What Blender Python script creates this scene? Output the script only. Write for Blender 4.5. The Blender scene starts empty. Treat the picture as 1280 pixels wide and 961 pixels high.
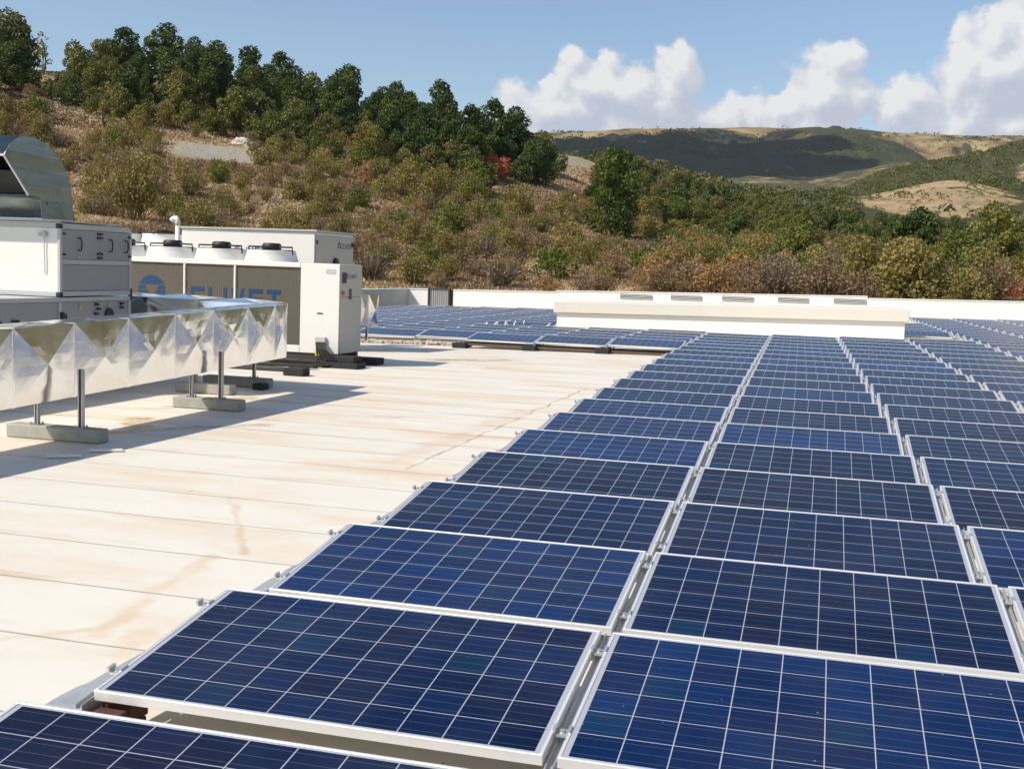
import bpy, math, random
import numpy as np
from mathutils import Vector, Matrix
sc = bpy.context.scene
COL = sc.collection
rad = math.radians

# ------------------------------------------------------------------ camera
CAM = np.array([2.41274656, -3.09218354, 1.7420849])
CR = np.array([0.96497913, 0.25990283, 0.03557804])
CU = np.array([-0.05948568, 0.08470666, 0.99462869])
CF = np.array([-0.25549311, 0.96191232, -0.09720066])
FPX = 1459.8
cam = bpy.data.cameras.new('camera'); co = bpy.data.objects.new('camera', cam); COL.objects.link(co)
cam.sensor_width = 36; cam.lens = FPX / 1280 * 36
cam.clip_start = 0.05; cam.clip_end = 20000
co.matrix_world = Matrix(((CR[0], CU[0], -CF[0], CAM[0]), (CR[1], CU[1], -CF[1], CAM[1]), (CR[2], CU[2], -CF[2], CAM[2]), (0, 0, 0, 1)))
sc.camera = co

# ------------------------------------------------------------------ view, sun, sky
sc.view_settings.view_transform = 'Standard'; sc.view_settings.look = 'None'
sc.view_settings.gamma = 1; sc.view_settings.use_curve_mapping = False
sc.view_settings.exposure = 0.16
SUNV = Vector((0.75, 0.68, -1.0))           # direction the light travels
sd = bpy.data.lights.new('sun', 'SUN'); sd.energy = 4.6; sd.angle = rad(0.53); sd.color = (1, 0.93, 0.82)
so = bpy.data.objects.new('sun', sd); COL.objects.link(so)
so.rotation_euler = SUNV.to_track_quat('-Z', 'Y').to_euler(); so.location = (-20, -20, 40)
ELEV = math.atan2(1.0, math.hypot(0.75, 0.68))

world = bpy.data.worlds.new('World'); sc.world = world; world.use_nodes = True


def build_world():
    nt = world.node_tree; nt.nodes.clear()
    N = nt.nodes.new; LK = nt.links.new

    def math_(op, a, b=None, c=None, clamp=False):
        n = N('ShaderNodeMath'); n.operation = op; n.use_clamp = clamp
        for i, v in enumerate((a, b, c)):
            if v is None: continue
            if isinstance(v, (int, float)): n.inputs[i].default_value = v
            else: LK(v, n.inputs[i])
        return n.outputs[0]
    out = N('ShaderNodeOutputWorld')
    sky = N('ShaderNodeTexSky'); sky.sky_type = 'NISHITA'; sky.sun_disc = False
    sky.sun_elevation = ELEV; sky.sun_rotation = math.atan2(-0.75, -0.68)
    sky.air_density = 1.0; sky.dust_density = 0.8; sky.ozone_density = 1.6; sky.altitude = 300
    bg = N('ShaderNodeBackground'); bg.inputs[1].default_value = 0.125
    LK(sky.outputs[0], bg.inputs[0])
    tc = N('ShaderNodeTexCoord'); sep = N('ShaderNodeSeparateXYZ'); LK(tc.outputs['Generated'], sep.inputs[0])
    az = math_('MULTIPLY', math_('ARCTAN2', sep.outputs[0], sep.outputs[1]), 57.2958)
    el = math_('MULTIPLY', math_('ARCSINE', sep.outputs[2]), 57.2958)

    def density(azv, elv):
        cmb = N('ShaderNodeCombineXYZ'); LK(azv, cmb.inputs[0]); LK(math_('MULTIPLY', elv, 1.15), cmb.inputs[1])
        n1 = N('ShaderNodeTexNoise'); n1.noise_dimensions = '2D'; n1.inputs['Scale'].default_value = 0.42
        n1.inputs['Detail'].default_value = 9; n1.inputs['Roughness'].default_value = 0.58
        LK(cmb.outputs[0], n1.inputs['Vector'])
        vo = N('ShaderNodeTexVoronoi'); vo.voronoi_dimensions = '2D'; vo.feature = 'SMOOTH_F1'; vo.inputs['Scale'].default_value = 0.75
        vo.inputs['Smoothness'].default_value = 0.5
        wob = N('ShaderNodeVectorMath'); wob.operation = 'MULTIPLY_ADD'
        LK(n1.outputs['Color'], wob.inputs[0]); wob.inputs[1].default_value = (1.6, 1.6, 0); LK(cmb.outputs[0], wob.inputs[2])
        LK(wob.outputs[0], vo.inputs['Vector'])
        # cloud banks: (azimuth, elevation, half width, half height, weight)
        tot = None
        for a0, e0, sa, se, w in BANKS:
            da = math_('DIVIDE', math_('SUBTRACT', azv, a0), sa)
            de = math_('DIVIDE', math_('SUBTRACT', elv, e0), se)
            d2 = math_('ADD', math_('MULTIPLY', da, da), math_('MULTIPLY', de, de))
            g = math_('MULTIPLY', math_('EXPONENT', math_('MULTIPLY', d2, -1.0)), w)
            tot = g if tot is None else math_('MAXIMUM', tot, g)
        nn = math_('ADD', math_('MULTIPLY', math_('SUBTRACT', n1.outputs[0], 0.5), 1.3),
                   math_('MULTIPLY', math_('SUBTRACT', 0.5, vo.outputs['Distance']), 0.42))
        return math_('ADD', tot, math_('MULTIPLY', nn, math_('MULTIPLY', tot, 1.7, clamp=True)))
    d0 = density(az, el)
    d1 = density(math_('SUBTRACT', az, 0.5), math_('ADD', el, 0.8))
    mr = N('ShaderNodeMapRange'); mr.interpolation_type = 'SMOOTHSTEP'
    LK(d0, mr.inputs[0]); mr.inputs[1].default_value = 0.40; mr.inputs[2].default_value = 0.64
    sh = math_('ADD', math_('MULTIPLY', math_('SUBTRACT', d0, d1), 1.5), 0.42, clamp=True)
    cr = N('ShaderNodeValToRGB'); LK(sh, cr.inputs[0])
    e = cr.color_ramp.elements
    e[0].position = 0.0; e[0].color = (0.50, 0.53, 0.62, 1); e[1].position = 1.0; e[1].color = (0.83, 0.81, 0.80, 1)
    e2 = cr.color_ramp.elements.new(0.5); e2.color = (0.60, 0.62, 0.68, 1)
    bc = N('ShaderNodeBackground'); LK(cr.outputs[0], bc.inputs[0]); bc.inputs[1].default_value = 1.0
    mx = N('ShaderNodeMixShader'); LK(math_('MULTIPLY', mr.outputs[0], 0.93), mx.inputs[0]); LK(bg.outputs[0], mx.inputs[1]); LK(bc.outputs[0], mx.inputs[2])
    LK(mx.outputs[0], out.inputs[0])


BANKS = [(-13.0, 8.0, 3.2, 1.8, 1.05), (-10.0, 8.2, 3.2, 2.2, 1.15), (-7.6, 9.4, 1.5, 1.8, 1.0), (-12.6, 9.6, 1.5, 1.2, .8), (-11.2, 8.8, 2.4, 1.7, 1.15), (-9.0, 7.4, 4.5, 1.3, 1.0),
         (-3.8, 7.6, 2.4, 1.6, 1.0), (-0.6, 8.2, 2.6, 2.4, 1.15), (0.3, 10.0, 1.5, 1.2, .85), (3.0, 7.8, 2.2, 1.8, 1.05), (6.6, 9.6, 2.6, 2.6, 1.3), (8.6, 11.0, 2.2, 3.2, 1.4), (11.0, 13.0, 3.8, 4.6, 1.5),
         (7.0, 7.4, 5.0, 1.4, .95), (-31.0, 13.3, 2.6, .7, .72), (-24.6, 13.0, 1.4, .6, .62), (-12, 6.6, 6, .9, .9), (-28, 12.4, 1.3, .6, .5), (0, 6.6, 5, .8, .8),
         (30, 14, 12, 5, .9), (70, 10, 16, 6, .9), (130, 15, 30, 6, .9), (-100, 12, 20, 6, .8), (-160, 14, 25, 6, .8)]
build_world()

# ------------------------------------------------------------------ helpers
rng = random.Random(7)
NR = np.random.RandomState(11)


def project(P):
    d = np.asarray(P, float) - CAM
    z = d @ CF
    z = np.where(z < 0.05, 0.05, z) if isinstance(z, np.ndarray) else max(z, 0.05)
    return 640 + FPX * (d @ CR) / z, 480.5 - FPX * (d @ CU) / z, d @ CF


class MB:
    """collects geometry, then builds one mesh object"""
    def __init__(s): s.v = []; s.f = []; s.m = []

    def add(s, vs, fs, mi=0):
        b = len(s.v); s.v += [tuple(v) for v in vs]; s.f += [tuple(b + i for i in f) for f in fs]; s.m += [mi] * len(fs); return s

    def box(s, x0, x1, y0, y1, z0, z1, mi=0, M=None, ch=0.0):
        if ch > 0:
            c = min(ch, (x1 - x0) * .3, (y1 - y0) * .3, (z1 - z0) * .3)
            vs = []; 
            for z, ins in ((z0, c), (z0 + c, 0), (z1 - c, 0), (z1, c)):
                a, b_, d, e_ = x0 + ins, x1 - ins, y0 + ins, y1 - ins
                if ins == 0:
                    vs += [(a + c, d, z), (b_ - c, d, z), (b_, d + c, z), (b_, e_ - c, z), (b_ - c, e_, z), (a + c, e_, z), (a, e_ - c, z), (a, d + c, z)]
                else:
                    vs += [(a, d, z), (b_, d, z), (b_, d, z), (b_, e_, z), (b_, e_, z), (a, e_, z), (a, e_, z), (a, d, z)]
            fs = [(7, 6, 5, 4, 3, 2, 1, 0), tuple(range(24, 32))]
            for L in range(3):
                for i in range(8):
                    j = (i + 1) % 8; fs.append((L * 8 + i, L * 8 + j, L * 8 + 8 + j, L * 8 + 8 + i))
        else:
            vs = [(x0, y0, z0), (x1, y0, z0), (x1, y1, z0), (x0, y1, z0), (x0, y0, z1), (x1, y0, z1), (x1, y1, z1), (x0, y1, z1)]
            fs = [(3, 2, 1, 0), (4, 5, 6, 7), (0, 1, 5, 4), (1, 2, 6, 5), (2, 3, 7, 6), (3, 0, 4, 7)]
        if M is not None: vs = [tuple(M @ Vector(v)) for v in vs]
        return s.add(vs, fs, mi)

    def cyl(s, p0, p1, r0, r1=None, n=16, mi=0, caps=True):
        r1 = r0 if r1 is None else r1
        p0 = Vector(p0); p1 = Vector(p1); a = (p1 - p0).normalized()
        t = a.orthogonal().normalized(); b = a.cross(t)
        vs = []
        for p, r in ((p0, r0), (p1, r1)):
            for i in range(n):
                w = 2 * math.pi * i / n; vs.append(p + (t * math.cos(w) + b * math.sin(w)) * r)
        fs = [(i, (i + 1) % n, n + (i + 1) % n, n + i) for i in range(n)]
        if caps: fs += [tuple(reversed(range(n))), tuple(range(n, 2 * n))]
        return s.add(vs, fs, mi)

    def tube(s, pts, r, n=8, mi=0):
        pts = [Vector(p) for p in pts]; rings = []; prev = None
        for i, p in enumerate(pts):
            a = (pts[min(i + 1, len(pts) - 1)] - pts[max(i - 1, 0)]).normalized()
            t = a.orthogonal().normalized() if prev is None else (prev - a * prev.dot(a)).normalized()
            prev = t; b = a.cross(t); rr = r[i] if isinstance(r, (list, tuple)) else r
            rings.append([p + (t * math.cos(2 * math.pi * k / n) + b * math.sin(2 * math.pi * k / n)) * rr for k in range(n)])
        vs = [v for R in rings for v in R]; fs = []
        for i in range(len(rings) - 1):
            for k in range(n):
                fs.append((i * n + k, i * n + (k + 1) % n, (i + 1) * n + (k + 1) % n, (i + 1) * n + k))
        fs += [tuple(reversed(range(n))), tuple(range((len(rings) - 1) * n, len(rings) * n))]
        return s.add(vs, fs, mi)

    def lathe(s, prof, c, n=32, mi=0):
        vs = []
        for r, z in prof:
            for i in range(n):
                w = 2 * math.pi * i / n; vs.append((c[0] + r * math.cos(w), c[1] + r * math.sin(w), c[2] + z))
        fs = []
        for j in range(len(prof) - 1):
            for i in range(n):
                fs.append((j * n + i, j * n + (i + 1) % n, (j + 1) * n + (i + 1) % n, (j + 1) * n + i))
        return s.add(vs, fs, mi)

    def build(s, name, mat, parent=None, smooth=False, loc=None):
        me = bpy.data.meshes.new(name); me.from_pydata(s.v, [], s.f)
        for m in (mat if isinstance(mat, (list, tuple)) else [mat]): me.materials.append(m)
        if any(s.m): me.polygons.foreach_set('material_index', s.m)
        if smooth: me.polygons.foreach_set('use_smooth', [True] * len(s.f)); 
        me.update()
        o = bpy.data.objects.new(name, me); COL.objects.link(o)
        if parent is not None: o.parent = parent
        if loc is not None: o.location = loc
        return o


def np_mesh(name, V, F, mat, attrs=None, smooth=False):
    """V (n,3), F (m,k) numpy arrays"""
    me = bpy.data.meshes.new(name); k = F.shape[1]
    me.vertices.add(len(V)); me.vertices.foreach_set('co', V.astype(np.float32).ravel())
    me.loops.add(F.size); me.loops.foreach_set('vertex_index', F.astype(np.int32).ravel())
    me.polygons.add(len(F)); me.polygons.foreach_set('loop_start', np.arange(0, F.size, k, dtype=np.int32))
    me.update(calc_edges=True); me.validate()
    if smooth: me.polygons.foreach_set('use_smooth', np.ones(len(F), bool))
    for an, dom, arr in (attrs or []):
        a = me.attributes.new(an, 'FLOAT', dom); a.data.foreach_set('value', arr.astype(np.float32))
    me.materials.append(mat)
    return me


def link(name, me, parent=None, loc=None):
    o = bpy.data.objects.new(name, me); COL.objects.link(o)
    if parent is not None: o.parent = parent
    if loc is not None: o.location = loc
    return o


def tag(o, label=None, cat=None, group=None, kind=None):
    if label: o['label'] = label
    if cat: o['category'] = cat
    if group: o['group'] = group
    if kind: o['kind'] = kind
    return o


def empty(name, loc=(0, 0, 0), label=None, cat=None, group=None, rz=0):
    o = bpy.data.objects.new(name, None); COL.objects.link(o); o.location = loc; o.rotation_euler = (0, 0, rz)
    o.empty_display_size = .2
    return tag(o, label, cat, group)


def copy_tree(o, parts=None):
    r = o.copy(); COL.objects.link(r)
    for ch in list(o.children):
        c = ch.copy(); COL.objects.link(c); c.parent = r
        for g in list(ch.children):
            d = g.copy(); COL.objects.link(d); d.parent = c
    return r


# ------------------------------------------------------------------ materials
class NT:
    def __init__(s, name):
        s.mat = bpy.data.materials.new(name); s.mat.use_nodes = True; s.nt = s.mat.node_tree
        s.b = s.nt.nodes['Principled BSDF']; s.out = s.nt.nodes['Material Output']

    def n(s, t, **k):
        x = s.nt.nodes.new(t)
        for a, v in k.items(): setattr(x, a, v)
        return x

    def l(s, a, b): s.nt.links.new(a, b)

    def set(s, **k):
        for a, v in k.items():
            i = s.b.inputs[a.replace('_', ' ')]
            if hasattr(v, 'links') or hasattr(v, 'is_output') and not isinstance(v, (int, float, tuple)): s.l(v, i)
            else: i.default_value = v
        return s

    def m(s, op, a, b=None, c=None, clamp=False):
        n = s.n('ShaderNodeMath', operation=op, use_clamp=clamp)
        for i, v in enumerate((a, b, c)):
            if v is None: continue
            if isinstance(v, (int, float)): n.inputs[i].default_value = v
            else: s.l(v, n.inputs[i])
        return n.outputs[0]

    def noise(s, vec, scale, detail=4, rough=.5, dims='3D', out=0):
        n = s.n('ShaderNodeTexNoise', noise_dimensions=dims)
        n.inputs['Scale'].default_value = scale; n.inputs['Detail'].default_value = detail; n.inputs['Roughness'].default_value = rough
        if vec is not None: s.l(vec, n.inputs['Vector'])
        return n.outputs[out]

    def ramp(s, f, stops):
        r = s.n('ShaderNodeValToRGB'); s.l(f, r.inputs[0]); e = r.color_ramp.elements
        while len(e) < len(stops): e.new(.5)
        for i, (p, c) in enumerate(stops):
            e[i].position = p; e[i].color = (c if len(c) == 4 else (*c, 1)) if isinstance(c, tuple) else (c, c, c, 1)
        return r.outputs[0]

    def mix(s, f, a, b, mode='MIX'):
        n = s.n('ShaderNodeMix', data_type='RGBA', blend_type=mode)
        for i, v in ((0, f), (6, a), (7, b)):
            if isinstance(v, (int, float)): n.inputs[i].default_value = v
            elif isinstance(v, tuple): n.inputs[i].default_value = (*v[:3], 1)
            else: s.l(v, n.inputs[i])
        return n.outputs[2]

    def obj(s): return s.n('ShaderNodeTexCoord').outputs['Object']
    def pos(s): return s.n('ShaderNodeNewGeometry').outputs['Position']

    def scale(s, v, xyz):
        n = s.n('ShaderNodeVectorMath', operation='MULTIPLY'); s.l(v, n.inputs[0]); n.inputs[1].default_value = xyz; return n.outputs[0]

    def bump(s, h, strength=.3, dist=.01):
        n = s.n('ShaderNodeBump'); s.l(h, n.inputs['Height']); n.inputs['Strength'].default_value = strength; n.inputs['Distance'].default_value = dist
        s.l(n.outputs[0], s.b.inputs['Normal'])


def setp(t, **k):
    for a, v in k.items():
        i = t.b.inputs[a.replace('_', ' ')]
        if isinstance(v, (int, float, tuple)):
            i.default_value = (*v, 1) if isinstance(v, tuple) and len(v) == 3 and i.type == 'RGBA' else v
        else: t.l(v, i)
    return t


def simple(name, col, rough=.5, metal=0., var=.08, nscale=6, bump=0):
    t = NT(name); n = t.noise(t.pos(), nscale, 5, .6)
    c = t.mix(n, tuple(x * (1 - var) for x in col), tuple(min(1, x * (1 + var)) for x in col))
    n2 = t.noise(t.pos(), nscale * 4, 3, .6)
    setp(t, Base_Color=c, Roughness=t.m('ADD', rough - .06, t.m('MULTIPLY', n2, .12)), Metallic=metal)
    if bump: t.bump(n2, bump, .01)
    return t.mat


M = {}
M['white'] = simple('white_paint', (.76, .74, .69), .42, var=.04, nscale=2)
M['wall_white'] = simple('white_render', (.80, .78, .73), .8, var=.05, nscale=1.2, bump=.2)
M['lid'] = simple('cream_lid', (.70, .66, .58), .6, var=.04, nscale=2)
M['white_shaded'] = simple('shaded_white_paint', (.44, .43, .385), .42, var=.05, nscale=2)  # white paint darkened: shade of the end faces and side wall in the colour
M['grey_panel'] = simple('grey_paint_with_shade', (.30, .30, .30), .45, var=.05, nscale=3)  # grey paint, darkened to hold the shade on the air handler's side
M['grey_strip'] = simple('grey_profile', (.46, .46, .45), .4, var=.05)
M['alu'] = simple('aluminium_frame', (.80, .79, .77), .38, .35, var=.05, nscale=9)
M['rail'] = simple('rail_aluminium', (.55, .55, .54), .45, .6, var=.15, nscale=12)
M['steel'] = simple('galvanised_steel', (.42, .42, .43), .38, .85, var=.2, nscale=20)
M['black'] = simple('black_plastic', (.018, .018, .02), .5)
M['dark'] = simple('dark_steel', (.035, .034, .033), .6, var=.3)
M['rubber'] = simple('black_rubber', (.02, .02, .02), .8, var=.3)
M['concrete'] = simple('concrete', (.33, .32, .28), .9, var=.25, nscale=14, bump=.4)
M['brick'] = simple('red_brick', (.085, .030, .022), .85, var=.4, nscale=25, bump=.4)
M['yellow'] = simple('yellow_sticker', (.62, .50, .03), .5)
M['red'] = simple('red_plastic', (.5, .05, .02), .4)
M['blue'] = simple('blue_ink', (.004, .046, .125), .45, var=.05)
M['blue_small'] = simple('blue_grey_ink', (.08, .12, .22), .5)
M['ink'] = simple('black_ink', (.03, .03, .035), .5)
M['pale_ink'] = simple('pale_grey_ink', (.5, .5, .5), .5)
M['louvre'] = simple('louvre_metal', (.50, .50, .48), .6)
M['stone'] = simple('pale_limestone', (.55, .50, .42), .95, var=.3, nscale=1.5, bump=.5)
M['rust'] = simple('brown_rail_paint', (.10, .07, .05), .8, var=.4, nscale=8)
M['rubble'] = simple('ballast_stones', (.42, .36, .29), .95, var=.4, nscale=9, bump=.6)
M['dark_grey'] = simple('grey_duct_inside', (.10, .10, .09), .7)


def m_hood():
    t = NT('galvanised_sheet'); n = t.noise(t.pos(), 3, 4)
    n2 = t.noise(t.scale(t.pos(), (1, 1, 4)), 2.0, 3)
    setp(t, Base_Color=t.mix(n, (.27, .31, .29), (.36, .40, .38)), Metallic=1.0, Roughness=t.m('ADD', .20, t.m('MULTIPLY', n, .16)))
    t.bump(n2, .12, .03); return t.mat
M['hood'] = m_hood()


def m_foil():
    t = NT('aluminium_foil_cladding'); p = t.pos()
    n = t.noise(p, 2.6, 3, .5); n2 = t.noise(p, 30, 3, .6); n3 = t.noise(p, 7, 3)
    setp(t, Base_Color=t.mix(n3, (.88, .875, .86), (.95, .94, .92)), Metallic=1.0, Roughness=t.ramp(n, [(.3, .09), (.7, .19)]))
    h = t.m('ADD', t.m('MULTIPLY', n, .8), t.m('ADD', t.m('MULTIPLY', n2, .012), t.m('MULTIPLY', n3, .16)))
    t.bump(h, .16, .03); return t.mat
M['foil'] = m_foil()


M['flash'] = simple('dull_silver_flashing', (.60, .60, .60), .42, .55, var=.22, nscale=14, bump=.35)


def m_solar():
    """cells 10 x 6 in the object's own coordinates (x 0..1.65, y 0..0.99)"""
    t = NT('solar_cells'); o = t.obj(); sp = t.n('ShaderNodeSeparateXYZ'); t.l(o, sp.inputs[0])
    u = t.m('DIVIDE', t.m('SUBTRACT', sp.outputs[0], .029), .1592); v = t.m('DIVIDE', t.m('SUBTRACT', sp.outputs[1], .0205), .1582)
    fu = t.m('FRACT', u); fv = t.m('FRACT', v)
    du = t.m('MINIMUM', fu, t.m('SUBTRACT', 1, fu)); dv = t.m('MINIMUM', fv, t.m('SUBTRACT', 1, fv))
    gap = t.m('LESS_THAN', t.m('MINIMUM', du, dv), .0128)
    outu = t.m('ADD', t.m('LESS_THAN', u, 0), t.m('GREATER_THAN', u, 10)); outv = t.m('ADD', t.m('LESS_THAN', v, 0), t.m('GREATER_THAN', v, 6))
    white = t.m('MINIMUM', t.m('ADD', gap, t.m('ADD', outu, outv)), 1)
    # busbars: thin lines along x, three per cell
    fb = t.m('FRACT', t.m('MULTIPLY', fv, 3)); bb = t.m('LESS_THAN', t.m('ABSOLUTE', t.m('SUBTRACT', fb, .5)), .022)
    cell = t.n('ShaderNodeCombineXYZ'); t.l(t.m('FLOOR', u), cell.inputs[0]); t.l(t.m('FLOOR', v), cell.inputs[1])
    oi = t.n('ShaderNodeObjectInfo'); t.l(t.m('MULTIPLY', oi.outputs['Random'], 97.0), cell.inputs[2])
    wn = t.n('ShaderNodeTexWhiteNoise', noise_dimensions='3D'); t.l(cell.outputs[0], wn.inputs['Vector'])
    sg = t.n('ShaderNodeSeparateColor'); t.l(wn.outputs['Color'], sg.inputs[0])
    # polycrystalline flakes
    vo = t.n('ShaderNodeTexVoronoi'); vo.inputs['Scale'].default_value = 95; off = t.n('ShaderNodeVectorMath', operation='ADD')
    t.l(o, off.inputs[0]); t.l(cell.outputs[0], off.inputs[1]); t.l(off.outputs[0], vo.inputs['Vector'])
    fl = t.n('ShaderNodeSeparateColor'); t.l(vo.outputs['Color'], fl.inputs[0])
    # panel tone from dark navy to blue, cell tone around it
    pr = t.m('FRACT', t.m('MULTIPLY', oi.outputs['Random'], 13.7))
    tone = t.m('ADD', t.m('MULTIPLY', pr, .62), t.m('ADD', t.m('MULTIPLY', sg.outputs[0], .27), t.m('MULTIPLY', fl.outputs[0], .11)))
    c = t.ramp(tone, [(.08, (.0020, .0040, .015)), (.35, (.0020, .0072, .032)), (.65, (.0022, .0135, .060)), (.95, (.0028, .025, .105))])
    teal = t.m('MULTIPLY', t.m('GREATER_THAN', sg.outputs[1], .96), .55)
    c = t.mix(teal, c, (.004, .030, .075))
    viol = t.m('MULTIPLY', t.m('GREATER_THAN', sg.outputs[2], .88), .35)
    c = t.mix(viol, c, (.012, .012, .045))
    c = t.mix(t.m('MULTIPLY', bb, .22), c, (.28, .29, .33))
    c = t.mix(white, c, (.38, .39, .43))
    dn = t.noise(o, 5, 6, .7); c = t.mix(t.ramp(t.noise(t.pos(), 1.3, 6, .65), [(.4, 0.), (.75, .045)]), c, (.34, .31, .26))
    spn = t.n('ShaderNodeTexVoronoi'); spn.inputs['Scale'].default_value = 7; t.l(off.outputs[0], spn.inputs['Vector'])
    spot = t.m('LESS_THAN', spn.outputs['Distance'], .03); c = t.mix(t.m('MULTIPLY', spot, .5), c, (.35, .32, .28))
    setp(t, Base_Color=c, Roughness=t.m('ADD', .10, t.m('MULTIPLY', dn, .12)), IOR=1.38)
    t.b.inputs['Specular IOR Level'].default_value = .20
    return t.mat
M['solar'] = m_solar()


def m_coil():
    t = NT('coil_fins'); p = t.obj(); sp = t.n('ShaderNodeSeparateXYZ'); t.l(p, sp.inputs[0])
    w = t.m('FRACT', t.m('MULTIPLY', sp.outputs[2], 26)); line = t.m('LESS_THAN', w, .16)
    w2 = t.m('FRACT', t.m('MULTIPLY', sp.outputs[0], 26)); line2 = t.m('LESS_THAN', w2, .16)
    n = t.noise(t.scale(p, (1, 1, .25)), 3, 5, .6)
    c = t.mix(n, (.070, .058, .042), (.108, .092, .068)); c = t.mix(t.m('MULTIPLY', t.m('MAXIMUM', line, line2), .3), c, (.22, .20, .16))
    setp(t, Base_Color=c, Roughness=.65, Metallic=.1); return t.mat
M['coil'] = m_coil()


def seg_dist(t, px, py, a, b):
    ax, ay = a; bx, by = b; dx, dy = bx - ax, by - ay; L2 = dx * dx + dy * dy
    h = t.m('DIVIDE', t.m('ADD', t.m('MULTIPLY', t.m('SUBTRACT', px, ax), dx), t.m('MULTIPLY', t.m('SUBTRACT', py, ay), dy)), L2, clamp=True)
    ex = t.m('SUBTRACT', px, t.m('ADD', ax, t.m('MULTIPLY', h, dx))); ey = t.m('SUBTRACT', py, t.m('ADD', ay, t.m('MULTIPLY', h, dy)))
    return t.m('SQRT', t.m('ADD', t.m('MULTIPLY', ex, ex), t.m('MULTIPLY', ey, ey)))


def m_roof():
    t = NT('roof_membrane'); p = t.pos(); sp = t.n('ShaderNodeSeparateXYZ'); t.l(p, sp.inputs[0]); X, Y = sp.outputs[0], sp.outputs[1]
    base = t.mix(t.noise(p, .6, 5, .6), (.70, .65, .555), (.79, .75, .665))
    base = t.mix(t.m('MULTIPLY', t.noise(p, 40, 3, .7), .14), base, (.44, .40, .33))
    wob = t.m('MULTIPLY', t.m('SUBTRACT', t.noise(p, .8, 2), .5), .05)
    yy = t.m('DIVIDE', t.m('ADD', t.m('SUBTRACT', Y, .58), t.m('ADD', wob, t.m('MULTIPLY', X, .01))), .80)
    fy = t.m('FRACT', yy); dist = t.m('MULTIPLY', t.m('MINIMUM', fy, t.m('SUBTRACT', 1, fy)), .80)
    wide = t.m('ADD', .003, t.m('MULTIPLY', t.noise(p, 1.3, 3), .009))
    seam = t.m('LESS_THAN', dist, wide)
    # stains: blotches drawn out along the sheets
    st = t.noise(t.scale(p, (.45, 1.1, 1)), 1.0, 7, .62)
    stm = t.ramp(st, [(.47, 0.), (.64, 1.)])
    st2 = t.noise(t.scale(p, (.35, 1.6, 1)), 2.3, 6, .6); stm2 = t.ramp(st2, [(.50, 0.), (.68, 1.)])
    near = t.ramp(fy, [(.0, 1.), (.25, .2), (.8, .1), (1., .7)])
    c = t.mix(t.m('MULTIPLY', stm, .5), base, (.66, .47, .29))
    c = t.mix(t.m('MULTIPLY', t.m('MULTIPLY', stm2, near), .6), c, (.56, .34, .16))
    # dirt ponds far away and rust runs
    wv = t.n('ShaderNodeSeparateColor'); t.l(t.noise(p, 1.1, 5, .6, out=1), wv.inputs[0])
    WX = t.m('ADD', X, t.m('MULTIPLY', t.m('SUBTRACT', wv.outputs[0], .5), .26)); WY = t.m('ADD', Y, t.m('MULTIPLY', t.m('SUBTRACT', wv.outputs[1], .5), .26))
    nn = t.noise(p, 3.0, 6, .7); nb = t.ramp(t.noise(p, 2.1, 5, .7), [(.38, 0.), (.58, 1.)])
    for a, b, w, col, k in [((-1.02, 6.3), (-1.02, 14.2), .024, (.42, .20, .08), .85), ((-1.75, 4.6), (-.85, 3.15), .045, (.56, .36, .18), .55),
                            ((-1.0, 3.0), (-.75, 1.5), .09, (.62, .42, .22), .5), ((-.8, 1.6), (-1.3, 1.1), .05, (.58, .40, .2), .45), ((-.6, 1.6), (-.5, 1.3), .12, (.62, .46, .25), .5), ((-1.25, 6.6), (-1.15, 11), .25, (.60, .42, .24), .5),
                            ((-4.6, 18.0), (-3.6, 18.9), .5, (.34, .27, .14), .85), ((-3.3, 16.8), (-3.1, 16.9), .12, (.34, .24, .14), .8),
                            ((-4.3, 7.3), (-4.7, 8.0), .22, (.42, .24, .08), .9), ((-5.0, 8.9), (-4.6, 10.4), .22, (.42, .26, .1), .8),
                            ((-4.4, 6.9), (-3.4, 8.2), .18, (.40, .24, .12), .6), ((-2.5, 9.5), (-2.2, 9.6), .10, (.42, .28, .2), .5)]:
        d = seg_dist(t, WX, WY, a, b)
        e = t.m('ADD', d, t.m('MULTIPLY', t.m('SUBTRACT', nn, .5), w * 2.6))
        mr = t.n('ShaderNodeMapRange', interpolation_type='SMOOTHSTEP'); t.l(e, mr.inputs[0]); mr.inputs[1].default_value = w; mr.inputs[2].default_value = w * .1
        mr.inputs[3].default_value = 0; mr.inputs[4].default_value = k
        c = t.mix(t.m('MULTIPLY', mr.outputs[0], t.m('ADD', .25, t.m('MULTIPLY', nb, .75))), c, col)
    c = t.mix(t.m('MULTIPLY', seam, .6), c, (.10, .085, .07))
    vo = t.n('ShaderNodeTexVoronoi'); vo.inputs['Scale'].default_value = 1.6; t.l(p, vo.inputs['Vector'])
    c = t.mix(t.m('MULTIPLY', t.m('LESS_THAN', vo.outputs['Distance'], .02), .7), c, (.14, .1, .06))
    setp(t, Base_Color=c, Roughness=.72)
    h = t.m('ADD', t.m('MULTIPLY', t.noise(p, 2.2, 4), 1.0), t.m('MULTIPLY', t.m('GREATER_THAN', dist, .012), .25))
    t.bump(h, .35, .02); return t.mat
M['roof'] = m_roof()


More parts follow.
